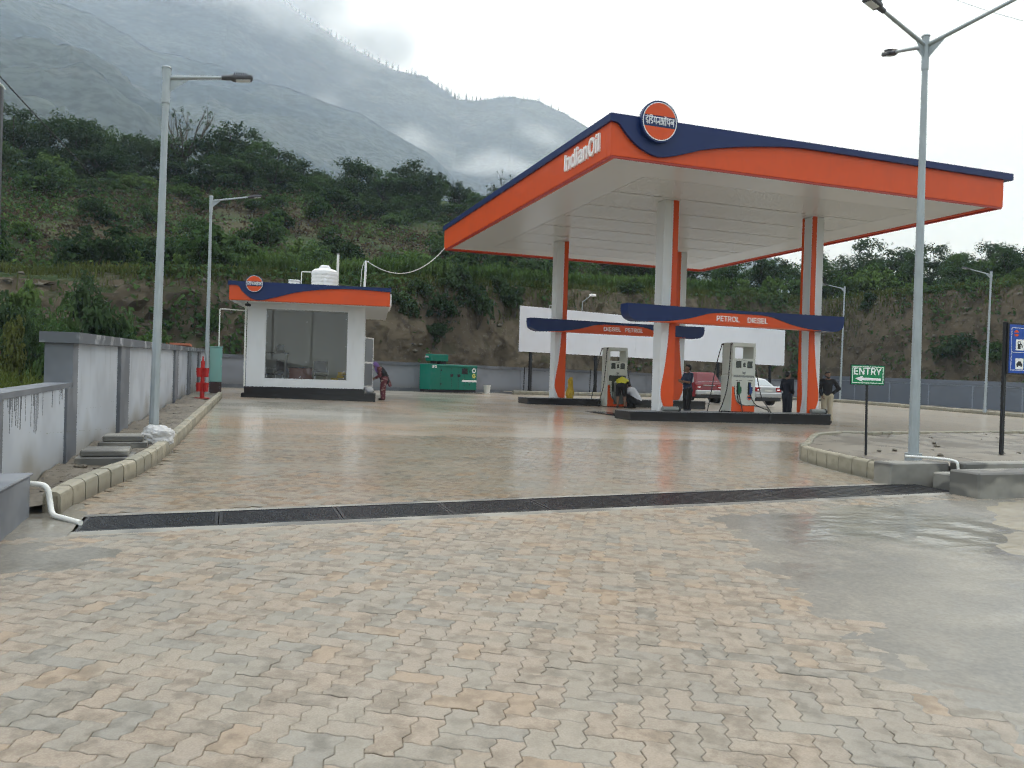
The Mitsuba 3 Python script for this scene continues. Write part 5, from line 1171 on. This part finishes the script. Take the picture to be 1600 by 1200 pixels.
    if scarf:
        P(k, 'headscarf', fuse([hull((hd((0, -.03, .035)), .108), (hd((0, -.06, -.05)), .09)), hull((hd((0, -.05, -.06)), .085), (J['neck'] + np.array([0, .0, .0]), .085)), hull((J['neck'] + np.array([-.05, .07, -.02]), .05), (J['chest'] + np.array([-.09, .15, -.03]), .045), (J['waist'] + np.array([-.09, .20, .10]), .03)), hull((J['neck'] + np.array([.05, .07, -.02]), .05), (J['chest'] + np.array([.09, .14, -.05]), .045))], .03, 4), scarf)
    else:
        P(k, 'hair', fuse([hull((hd((0, -.024, .045)), .092), (hd((0, -.05, .0)), .078)), hull((hd((0, .03, .085)), .052), (hd((0, -.03, .07)), .07))], .03, 3), hair)
    if beard: P(k, 'beard', fuse([hull((hd((0, .038, -.07)), .050), (hd((.055, .005, -.035)), .03), (hd((-.055, .005, -.035)), .03)), hull((hd((0, .05, -.088)), .034), (hd((0, .04, -.07)), .04))], .03, 2), hair)
    return k
STAND = dict(pelvis=(0, 0, .94), waist=(0, 0, 1.08), chest=(0, .0, 1.28), neck=(0, .0, 1.47), head=(0, .02, 1.61), hipL=(-.09, 0, .90), hipR=(.09, 0, .90), knL=(-.10, .02, .50), knR=(.10, .02, .50), anL=(-.11, 0, .08), anR=(.11, 0, .08),
             toL=(-.13, .14, .035), toR=(.13, .14, .035), shL=(-.185, 0, 1.41), shR=(.185, 0, 1.41), elL=(-.25, -.03, 1.13), elR=(.25, -.03, 1.13), wrL=(-.24, .07, .88), wrR=(.24, .07, .88))
def pose(**kw): return {**STAND, **kw}
person('man in a navy shirt and black trousers with folded arms by the nearer dispenser', (15.35, 24.75, zt(15.3, 24.7)), math.radians(88), pose(elL=(-.25, .10, 1.15), elR=(.25, .10, 1.15), wrL=(.02, .24, 1.20), wrR=(-.06, .26, 1.16), waist=(0, .03, 1.08), chest=(0, .01, 1.28)), 1.08, top='cloth_navy', bottom='cloth_black', sleeves='short')
person('man in dark jacket facing the front right column', (19.02, 24.0, zt(19.0, 24.0)), math.radians(-82), pose(wrL=(-.10, .17, 1.0), wrR=(.12, .16, .98), elL=(-.24, -.03, 1.14), elR=(.24, -.03, 1.14)), 1.04, top='cloth_dark', bottom='cloth_dark')
person('bearded man in black shirt and beige trousers at the end of the nearer island', (20.42, 23.55, zt(20.4, 23.5)), math.radians(140), pose(elL=(-.36, -.13, 1.17), wrL=(-.17, -.11, 1.0), wrR=(.17, .10, .92), elR=(.25, .0, 1.14), knL=(-.09, .04, .5), anL=(-.13, .02, .08)), 1.075, hyaw=.45, top='cloth_black', bottom='cloth_beige', beard=True)
person('man in yellow shirt and black shorts bending forward at the farther dispenser', (15.58, 30.30, zt(15.6, 30.3)), math.radians(-30),
       pose(pelvis=(0, -.10, .88), waist=(0, .04, .98), chest=(0, .24, 1.06), neck=(0, .42, 1.05), head=(0, .53, .98), hipL=(-.10, -.08, .84), hipR=(.10, -.08, .84), knL=(-.13, .0, .47), knR=(.13, .0, .47), anL=(-.14, -.05, .08), anR=(.14, -.05, .08), toL=(-.16, .1, .035), toR=(.16, .1, .035), shL=(-.18, .36, 1.04), shR=(.18, .36, 1.04), elL=(-.20, .45, .78), elR=(.20, .45, .78), wrL=(-.12, .60, .62), wrR=(.12, .60, .62)), 1.08, hpitch=-.9, top='cloth_yellow', bottom='cloth_black', sleeves='short', legs='short')
person('man in white shirt and black trousers squatting beside the farther dispenser', (16.12, 30.25, zt(16.1, 30.25)), math.radians(38),
       pose(pelvis=(0, -.22, .26), waist=(0, -.15, .42), chest=(0, .02, .62), neck=(0, .15, .78), head=(0, .24, .88), hipL=(-.10, -.2, .24), hipR=(.10, -.2, .24), knL=(-.2, .22, .48), knR=(.2, .22, .48), anL=(-.14, .03, .08), anR=(.14, .03, .08), toL=(-.18, .17, .035), toR=(.18, .17, .035), shL=(-.18, .1, .73), shR=(.18, .1, .73), elL=(-.25, .30, .56), elR=(.25, .30, .56), wrL=(-.10, .50, .62), wrR=(.12, .50, .62)), 1.1, hpitch=-.3, top='cloth_white', bottom='cloth_black')
kw = person('woman in purple headscarf and flowery trousers stooping beside the kiosk step', (5.62, 31.05, zt(5.6, 31)), math.radians(82),
       pose(pelvis=(0, -.06, .86), waist=(0, .0, 1.0), chest=(0, .12, 1.17), neck=(0, .25, 1.29), head=(0, .34, 1.38), hipL=(-.10, -.04, .83), hipR=(.10, -.04, .83), knL=(-.10, .02, .46), knR=(.10, .0, .46), shL=(-.17, .19, 1.26), shR=(.17, .19, 1.26), elL=(-.22, .14, .98), elR=(.22, .14, .98), wrL=(-.12, .34, .86), wrR=(.10, .34, .86)), .97, hpitch=-.5, top='cloth_floral', bottom='cloth_floral', scarf='cloth_purple', vest='cloth_black')
mk = M((5.62, 31.05, zt(5.6, 31)), math.radians(82))
part(kw, 'shawl_end', put(fuse([hull(((.05, -.20, .80), .05), ((.03, -.27, .58), .06), ((-.03, -.24, .56), .05))], .03, 3), mk), 'cloth_floral', True)
k = thing('carrier_bags', 'pale clutter of bags on the kiosk step below the open door', 'goods')
part(k, 'bag', put(sph((0, 0, .12), .16, 2, (1, .8, .75)), KM @ M((4.46, .5, .21))), 'sack', True); part(k, 'bag', put(sph((0, 0, .1), .13, 2, (1.1, .8, .7)), KM @ M((4.5, .9, .21))), 'cloth_dark', True)

# ------------------------------------------------------------------ vegetation
def leaves(P, N, size, r, fold=.25, asp=.55):
    """One kite-shaped leaf of two triangles per point, facing roughly N."""
    n = len(P); N = N / (np.linalg.norm(N, axis=1, keepdims=True) + 1e-9)
    a = r.normal(size=(n, 3)); a -= N * (a * N).sum(1, keepdims=True); a /= np.linalg.norm(a, axis=1, keepdims=True) + 1e-9
    b = np.cross(N, a); s = (size * r.uniform(.6, 1.35, n))[:, None]
    v = np.stack([P - a * s, P + b * s * asp + N * s * fold, P + a * s, P - b * s * asp + N * s * fold], 1).reshape(-1, 3)
    i = np.arange(n) * 4
    return trimesh.Trimesh(v, np.concatenate([np.stack([i, i + 1, i + 2], 1), np.stack([i, i + 2, i + 3], 1)]), process=False)
def crown(lobes, n, size, r, clump=.28, per=26):
    """Leaf clusters spread through overlapping lobes (centre, radii), denser outside, with gaps between clusters."""
    w = np.array([l[1][0] * l[1][1] * l[1][2] for l in lobes]) ** .67; w /= w.sum(); P, N = [], []
    for (c, rad), k in zip(lobes, r.multinomial(max(n // per, 4), w)):
        for _ in range(k):
            d = r.normal(size=3); d[2] = abs(d[2]) * .9 - .25 if r.random() < .8 else d[2]; d /= np.linalg.norm(d)
            cc = np.array(c) + d * np.array(rad) * r.uniform(.55, 1.08); m = int(r.integers(per // 2, per * 3 // 2)); sg = clump * min(rad) * r.uniform(.5, 1.2)
            q = r.normal(size=(m, 3)) * sg * np.array([1, 1, .62]); P.append(cc + q); N.append(d * .7 + q / (sg + 1e-9) * .35 + r.normal(size=(m, 3)) * .55 + np.array([0, 0, .5]))
    return leaves(np.vstack(P), np.vstack(N), size, r)
def tree_parts(seed, kind):
    """A tree of height 1 and crown width about 1 at the origin: (wood, crown)."""
    r = np.random.default_rng(seed); wood = []; lobes = []
    h0 = r.uniform(.22, .34); lean = r.normal(0, .03, 2); base = np.array([0, 0, -.12]); fork = np.array([lean[0], lean[1], h0])
    wood.append(tube(bez([base, (lean[0] * .3, lean[1] * .3, h0 * .5), fork], 4), np.linspace(.034, .022, 9), 7))
    nl = 6 if kind != 'bare' else 9
    for i in range(nl):
        a = i * 2.4 + r.uniform(-.4, .4); reach = r.uniform(.16, .40); z = r.uniform(.50, .92) - reach * .35
        tip = fork + np.array([math.cos(a) * reach, math.sin(a) * reach, z - h0]); mid = fork * .45 + tip * .55 + np.array([0, 0, -.05])
        wood.append(tube(bez([fork, mid, tip], 4), np.linspace(.017, .005, 9), 5))
        if kind == 'bare':
            for _ in range(6):
                t0 = mid * (1 - (u := r.uniform(.2, 1))) + tip * u; t1 = t0 + np.array([math.cos(a + r.normal(0, 1)) * .09, math.sin(a + r.normal(0, 1)) * .09, r.uniform(.08, .2)])
                wood.append(tube([t0, (t0 + t1) / 2 + r.normal(0, .008, 3), t1], [.005, .004, .002], 4)); lobes.append((t1, (.022, .022, .02)))
        else:
            s = r.uniform(.16, .25); lobes.append((tip - np.array([0, 0, .03]), (s, s, s * .72)))
            if r.random() < .8: lobes.append((mid + r.normal(0, .05, 3), (s * .8, s * .8, s * .6)))
    if kind == 'bare': cr = crown(lobes, 420, .012, r, 1., 7)
    else:
        lobes.append((fork + np.array([0, 0, .30]), (.22, .22, .20)))
        for _ in range(3): lobes.append((np.array([r.normal(0, .2), r.normal(0, .2), r.uniform(.10, .22)]), (.17, .17, .13)))
        cr = crown(lobes, 5200, .0215, r, .34)
    return cat_(*wood), cr
def bush_mesh(seed):
    r = np.random.default_rng(seed); lobes = []
    for i in range(int(r.integers(6, 10))):
        a, q = r.uniform(0, 6.3), r.uniform(0, .62); s = r.uniform(.24, .42); lobes.append(((math.cos(a) * q, math.sin(a) * q, r.uniform(.18, .78) * (1.1 - q * .5)), (s, s, s * .85)))
    st = cat_(*[tube([(0, 0, -.2), np.array(l[0]) * .6, l[0]], [.02, .014, .006], 4) for l in lobes])
    return st, crown(lobes, 1350, .068, r, .33, 22)
TREEV = [tree_parts(100 + i, 'full') for i in range(6)]; BARE = tree_parts(140, 'bare'); BUSHV = [bush_mesh(200 + i) for i in range(7)]
_pl = {}
def leafply(kind, i, mt):
    if (kind, i, mt) not in _pl:
        me = {'t': TREEV, 'b': BUSHV}[kind][i][1] if kind != 'bare' else BARE[1]
        _pl[kind, i, mt] = shape(me, mt)
    return _pl[kind, i, mt]
def woodply(kind, i):
    if (kind, i, 'w') not in _pl: _pl[kind, i, 'w'] = shape(({'t': TREEV, 'b': BUSHV}[kind][i][0] if kind != 'bare' else BARE[0]), 'bark', 40)
    return _pl[kind, i, 'w']
def TM(x, y, z, w, h, yaw): return T().translate([float(x), float(y), float(z)]).rotate([0, 0, 1], math.degrees(yaw)).scale([float(w), float(w), float(h)])
def tree(x, y, h, w, mt, lab, group, v=None, bare=False):
    k = thing('tree', lab, 'tree', group); z = float(hill_z(np.array([x]), np.array([y]))[0]) if bank_s(x, y) > .1 else zt(x, y)
    i = int(rng.integers(6)) if v is None else v; kd = 'bare' if bare else 't'; tw = TM(x, y, z - .1, w * 1.05, h * 1.0, rng.uniform(0, 6.3))
    part(k, 'trunk', woodply(kd, i), None, tw=tw); part(k, 'crown', leafply(kd, i, mt), None, tw=tw)
def bush(x, y, h, w, mt, lab, group, z=None):
    k = thing('bush', lab, 'bush', group)
    if z is None: z = float(hill_z(np.array([x]), np.array([y]))[0]) if bank_s(x, y) > .1 else zt(x, y)
    i = int(rng.integers(7)); tw = TM(x, y, z - .05, w * .5, h / 1.15, rng.uniform(0, 6.3))
    part(k, 'stems', woodply('b', i), None, tw=tw); part(k, 'foliage', leafply('b', i, mt), None, tw=tw)
MT = {'d': 'leaf_dark', 'm': 'leaf_mid', 'l': 'leaf_light', 'y': 'leaf_yellow'}
SKYLINE = [(-19.2, 84.9, 5.7, 5.3, 'd'), (-17.6, 89.9, 6.2, 5.4, 'd'), (-14.0, 86.8, 6.6, 5.9, 'd'), (-11.9, 91.7, 5.9, 5.3, 'm'), (-9.0, 86.4, 5.4, 3.8, 'd'), (-6.9, 91.5, 5.3, 5.4, 'm'), (-1.0, 91.5, 7.6, 7.2, 'd'), (2.0, 88.1, 5.7, 5.0, 'm'), (4.5, 95.4, 6.0, 5.5, 'd'),
           (6.4, 91.8, 4.7, 5.0, 'd'), (8.5, 88.2, 3.7, 3.4, 'm'), (13.3, 96.3, 6.3, 5.7, 'd'), (15.8, 93.0, 5.4, 4.5, 'm'), (20.1, 96.6, 6.4, 7.0, 'd'), (22.2, 93.2, 4.8, 3.8, 'm'), (26.9, 98.9, 5.0, 4.5, 'd'), (28.5, 95.2, 4.8, 3.6, 'm'), (33.5, 103.5, 5.1, 3.9, 'd')]
ORD = 'leftmost,second,third,fourth,fifth,sixth,seventh,eighth,ninth,tenth,eleventh,twelfth,thirteenth,fourteenth,fifteenth,sixteenth,seventeenth,eighteenth,nineteenth,twentieth,twenty-first,twenty-second,twenty-third,twenty-fourth,twenty-fifth'.split(',')
def order(L): return {i: n for n, i in enumerate(sorted(range(len(L)), key=lambda i: math.atan2(L[i][0], L[i][1])))}
rank = order(SKYLINE)
for n, (x, y, h, w, c) in enumerate(SKYLINE):
    o = ORD[rank[n]]; o = o if rank[n] == 0 else o + ' from the left'
    tree(x, y, h, w * 1.15, MT[c], f'dark broad tree on the hill skyline, {o} in the row' if c == 'd' else f'mid green tree on the hill skyline, {o} in the row', 'trees along the hill skyline')
    a = rng.uniform(-2.5, 2.5); tree(x + a, y - rng.uniform(3, 6), h * rng.uniform(.55, .75), w * .9, MT['d' if n % 3 else 'm'], f'low dark tree below the hill skyline row, {o} among the low ones', 'low trees below the hill skyline')
tree(-4.7, 90.2, 9.6, 6.7, 'leaf_dark', 'nearly bare tree with sparse leaves behind the nearest left lamp', None, bare=True)
tree(35.2, 103.0, 8.0, 4.4, 'leaf_dark', 'sparse thin tree beside the left edge of the canopy roof', None, bare=True)
RIGHTROW = [(31.5, 66.0, 4.6, 4.4, 'm'), (34.5, 68.5, 5.2, 4.8, 'd'), (38.0, 70.0, 4.8, 4.6, 'm'), (41.0, 67.0, 4.4, 4.4, 'm'), (45.5, 66.0, 4.3, 4.2, 'm'), (49.5, 66.5, 4.6, 4.4, 'd'), (44.0, 71.0, 4.2, 3.9, 'm'), (47.6, 70.2, 4.2, 3.9, 'm'), (52.0, 69.7, 4.7, 4.6, 'm'), (55.1, 67.5, 5.2, 5.2, 'm'), (58.7, 67.6, 5.7, 4.7, 'm'), (61.8, 67.3, 5.5, 5.4, 'd'), (66.2, 68.6, 7.6, 6.6, 'd'), (60.3, 59.1, 5.1, 4.2, 'm'), (67.4, 62.2, 5.5, 5.5, 'd'), (59.4, 52.3, 3.8, 3.3, 'm'), (60.3, 50.9, 3.0, 3.3, 'm'), (61.3, 49.5, 3.6, 3.8, 'm'), (65.3, 50.7, 4.6, 5.0, 'd'), (63.3, 46.6, 3.4, 4.7, 'd'), (60.5, 43.5, 3.4, 4.2, 'm'), (66, 55, 4.6, 5, 'd'), (62.5, 55.5, 4.2, 4.6, 'm'), (57, 61, 4.4, 4, 'm')]
rank = order(RIGHTROW)
for n, (x, y, h, w, c) in enumerate(RIGHTROW):
    o = ORD[rank[n]]; o = o if rank[n] == 0 else o + ' from the left'
    tree(x, y, h, w, MT[c], ('dark rounded' if c == 'd' else 'leafy green') + f' tree above the right earth bank, {o} in the row', 'trees above the right bank')
THICKET = [(-4.3, 24.6, 3.0, 2.6, 'm'), (-3.7, 26.7, 3.3, 2.7, 'd'), (-3.3, 29.2, 3.3, 2.1, 'm'), (-5.7, 27.2, 3.2, 2.0, 'd'), (-2.9, 33.0, 3.1, 2.6, 'l'), (-2.6, 35.6, 3.2, 2.2, 'm'), (-7.2, 32.0, 4.1, 2.4, 'd'), (-5.7, 36.7, 5.0, 2.8, 'd'), (-4.4, 37.1, 5.0, 2.3, 'm'), (-8.5, 29.5, 3.4, 2.8, 'm'), (-6.4, 33.8, 4.2, 2.6, 'm'), (-3.9, 31.4, 3.2, 2.4, 'd'), (-9.8, 33.5, 4.2, 3.2, 'd'), (-7.8, 36.2, 4.4, 3.0, 'l')]
rank = order(THICKET)
for n, (x, y, h, w, c) in enumerate(THICKET):
    o = ORD[rank[n]]; o = o if rank[n] == 0 else o + ' from the left'
    bush(x, y, h, w, MT[c], {'d': 'dark', 'm': 'mid', 'l': 'light'}[c] + f' green shrub in the thicket behind the left wall, {o}', 'shrubs of the thicket behind the left wall')
bush(-5.6, 25.2, 2.5, 1.3, 'leaf_yellow', 'yellowish shrub behind the left wall near the dark post', None); bush(-6.2, 25.8, 2.75, .7, 'leaf_red', 'small red flowering shrub near the dark post', None)
for (x, y, z, h, w, c) in [(9.8, 46.4, 4.6, 2.63, 2.63, 'd'), (12.1, 47.5, 4.4, 3.1, 3.5, 'd'), (14.6, 48.4, 4.9, 3.0, 3.2, 'd'), (13.5, 48.6, 6.4, 2.4, 3.6, 'd'), (10.6, 47.5, 6.2, 1.9, 3.1, 'd'), (16.5, 49.9, 6.3, 2.3, 2.7, 'd'), (9.0, 46.2, 5.3, 1.5, 1.7, 'd'), (17.6, 49.6, 6.0, 1.9, 2.4, 'd'), (11.4, 46.6, 3.5, 1.8, 2.6, 'd')]:
    bush(x, y, h, w, MT[c], 'dark bush in the big clump hanging on the bank above the generator', 'bushes of the big clump on the bank', z)
for (x, y, h, w, c, lab) in [(55.4, 58.4, 4.3, 5.6, 'l', 'large light green bush overhanging the right bank behind the tall lamp'), (52.9, 60.3, 3.2, 3.2, 'm', 'green bush at the lip of the right bank'), (52.2, 55.4, 1.95, 2.4, 'd', 'small dark bush clinging to the right bank'), (50.9, 44.9, 2.9, 5.7, 'd', 'wide dark bush behind the right wall beside the blue sign'),
                            (50.7, 41.5, 1.9, 3.1, 'm', 'low green bush behind the right wall nearest the blue sign'), (6.7, 45.4, 1.1, 1.6, 'm', 'small green bush on the bank right of the kiosk roof'), (-.9, 42.2, 1.4, 1.8, 'm', 'small bush on the bank left of the kiosk'), (43.5, 61.5, 2.0, 2.9, 'l', 'light green bush on the bank lip under the canopy'), (28.0, 53.6, 1.6, 2.4, 'd', 'dark bush on the bank above the hoarding')]:
    bush(x, y, h, w, MT[c], lab, None)
# scattered bushes of the slope, and the hedge of bushes along the bank's lip
def where(x, y):
    b = math.degrees(math.atan2(x, y)) - 19.4
    return next(w for lim, w in ((-23.6, 'left of the nearest lamp post'), (-20.6, 'between the two left lamp posts'), (-8.6, 'behind the kiosk'), (-3., 'between the kiosk and the canopy'), (21.5, 'behind the canopy'), (26.9, 'between the canopy and the tall lamp'), (99, 'right of the tall lamp')) if b < lim)
GREEN = {'d': 'dark', 'm': 'mid green', 'l': 'light green'}
def slope_spot(t0, t1, s0, s1):
    t, s = rng.uniform(t0, t1), rng.uniform(s0, s1); x, y = strip_point(np.array(t), np.array(s)); return float(x), float(y), s
for i in range(135):
    x, y, s = slope_spot(-68, -10, 14, 62); big = rng.random()
    c = rng.choice(['d', 'm', 'm', 'l'], p=[.42, .25, .18, .15]); h = rng.uniform(1.3, 2.5) + (big > .8) * 1.1
    bush(x, y, h, h * rng.uniform(1.2, 2.0), MT[c], f"{GREEN[c]} bush {'high' if s > 46 else 'midway' if s > 30 else 'low'} on the hill slope {where(x, y)}", 'bushes scattered on the hill slope')
for i in range(66):
    x, y, s = slope_spot(-70, -20, 8.0, 15); c = rng.choice(['d', 'm', 'l'], p=[.35, .4, .25]); h = rng.uniform(1.9, 3.4)
    bush(x, y, h, h * rng.uniform(1.2, 1.7), MT[c], f'{GREEN[c]} bush in the bank top hedge {where(x, y)}', 'bushes of the hedge along the bank top')
for i in range(46):
    x, y, s = slope_spot(-6, 42, 6.5, 17); c = rng.choice(['d', 'm', 'l'], p=[.3, .4, .3]); h = rng.uniform(1.5, 3.0)
    bush(x, y, h, h * rng.uniform(1.1, 1.6), MT[c], f'{GREEN[c]} bush in right bank scrub {where(x, y)}', 'bushes on the right bank top')
def tufts(n, t0, t1, s0, s1, size, hgt, per, seed, keep=None):
    r = np.random.default_rng(seed); t, s = r.uniform(t0, t1, n), r.uniform(s0, s1, n); x, y = strip_point(t, s)
    if keep is not None: q = keep(x, y, r); x, y = x[q], y[q]
    z = hill_z(x, y); sc = r.uniform(.6, 1.5, len(x)); P = np.repeat(np.column_stack([x, y, z]), per, 0); k = np.repeat(sc, per)[:, None]
    off = r.normal(size=P.shape) * np.array([size, size, 0]) * k; off[:, 2] = np.abs(r.normal(size=len(P))) * hgt * k[:, 0] * .6
    N = off * np.array([1, 1, .6]) + r.normal(size=P.shape) * .4 + np.array([0, -.1, .35])
    return leaves(P + off, N, .16, r)
def blotch(sc, lo, sd): return lambda x, y, r: meshkit.fbm(np.column_stack([x * sc, y * sc, 0 * x + sd]), 3, sd) + r.normal(0, .05, len(x)) > lo
solo('dry_scrub', tufts(5200, -70, -8, 12, 66, .34, .5, 9, 31, blotch(.07, .45, 3)), 'leaf_dry', 'brown dry scrub covering the hill slope', kind='stuff')
solo('green_scrub', tufts(12500, -72, 44, 9, 66, .38, .6, 9, 32, blotch(.09, .42, 5)), 'leaf_mid', 'low green scrub covering the hill slope', kind='stuff')
solo('bank_weeds', tufts(3600, -72, 44, 2.2, 5.8, .30, .4, 9, 33, blotch(.25, .50, 7)), 'leaf_mid', 'weeds growing in patches on the earth bank', kind='stuff')
solo('pale_scrub', tufts(4200, -72, 44, 6, 50, .30, .5, 8, 34, blotch(.12, .52, 9)), 'leaf_light', 'pale green weeds on the slope and bank top', kind='stuff')
def blades(P, h, w, r, lean=.35):
    n = len(P); a = r.uniform(0, 6.283, n); d = np.column_stack([np.cos(a), np.sin(a), np.zeros(n)]); q = np.column_stack([-d[:, 1], d[:, 0], np.zeros(n)]) * (w * r.uniform(.6, 1.3, n))[:, None]
    hh = (h * r.uniform(.55, 1.3, n))[:, None]; ln = np.abs(r.normal(0, lean, n))[:, None]
    m = P + d * hh * ln * .35 + np.array([0, 0, 1.]) * hh * .6; t = P + d * hh * ln * 1.15 + np.array([0, 0, 1.]) * hh * (1 - .3 * ln)
    v = np.stack([P - q, P + q, m + q * .7, m - q * .7, t], 1).reshape(-1, 3); i = np.arange(n) * 5
    return trimesh.Trimesh(v, np.concatenate([np.stack([i, i + 1, i + 2], 1), np.stack([i, i + 2, i + 3], 1), np.stack([i + 3, i + 2, i + 4], 1)]), process=False)
r_ = np.random.default_rng(51)
t, s = r_.uniform(-72, 46, 15000), r_.normal(5.5, .5, 15000); x, y = strip_point(t, s)
solo('bank_grass', blades(np.column_stack([x, y, hill_z(x, y) - .03]), .55, .03, r_), 'leaf_yellow', 'yellow green grass along the lip of the earth bank', kind='stuff')
t, s = r_.uniform(-46, -4, 2600), r_.uniform(6.2, 10.0, 2600); x, y = strip_point(t, s); P = np.repeat(np.column_stack([x, y, hill_z(x, y)]), 7, 0); P[:, 2] += r_.uniform(0, .9, len(P))
solo('maize_crop', blades(P, .75, .045, r_, .8), 'leaf_light', 'strip of bright green maize on top of the bank', kind='stuff')
x, y = r_.uniform(-15, -2.3, 26000), r_.uniform(9.0, 37, 26000); q = x < -2.25 - .0 * y; P = np.column_stack([x, y, gz(x, y) - .08])[q]
P[:, 2] += .35 * np.clip((-P[:, 0] - 3) / 6, 0, 1)
solo('tall_grass', blades(P, .85, .014, r_, .5), 'grass_blade', 'tall rank grass behind the low left wall', kind='stuff')
rocks = []
for i in range(420):
    t, s = r_.uniform(-72, 44), r_.uniform(2.0, 5.2); x, y = strip_point(np.array(t), np.array(s)); m = trimesh.creation.icosphere(1); a = r_.uniform(.05, .17)
    m.vertices = m.vertices * (1 + r_.uniform(-.25, .25, (len(m.vertices), 1))) * a * np.array([1.2, 1, .7]) + np.array([float(x), float(y), float(hill_z(x[None], y[None])[0]) + .03]); rocks.append(m)
solo('bank_rocks', cat_(*rocks), 'rock', 'loose stones stuck in the cut earth bank', kind='stuff')
cl = []
for i in range(420):
    if i < 70: x, y = r_.uniform(9.8, 22), r_.uniform(9.9, 17.5); ok = Polygon(kr + [(30, 9.6)]).buffer(-.2).contains(Point(x, y)); zz = zt(x, y) + .21
    else: x, y = r_.uniform(-1.75, -.6), r_.uniform(8.2, 27); ok = Polygon(kl + [(-1.2, 30.5), (-1.9, 11.3), (-1.95, 8.3)]).buffer(-.17).contains(Point(x, y)); zz = zt(x, y) + .12
    if not ok: continue
    m = trimesh.creation.icosphere(1); m.vertices = m.vertices * (1 + r_.uniform(-.3, .3, (len(m.vertices), 1))) * r_.uniform(.012, .055) * np.array([1.2, 1, .6]) + np.array([x, y, zz]); cl.append(m)
solo('soil_clods', cat_(*cl), 'soil', 'clods of dark earth lying on the planting beds', kind='stuff')
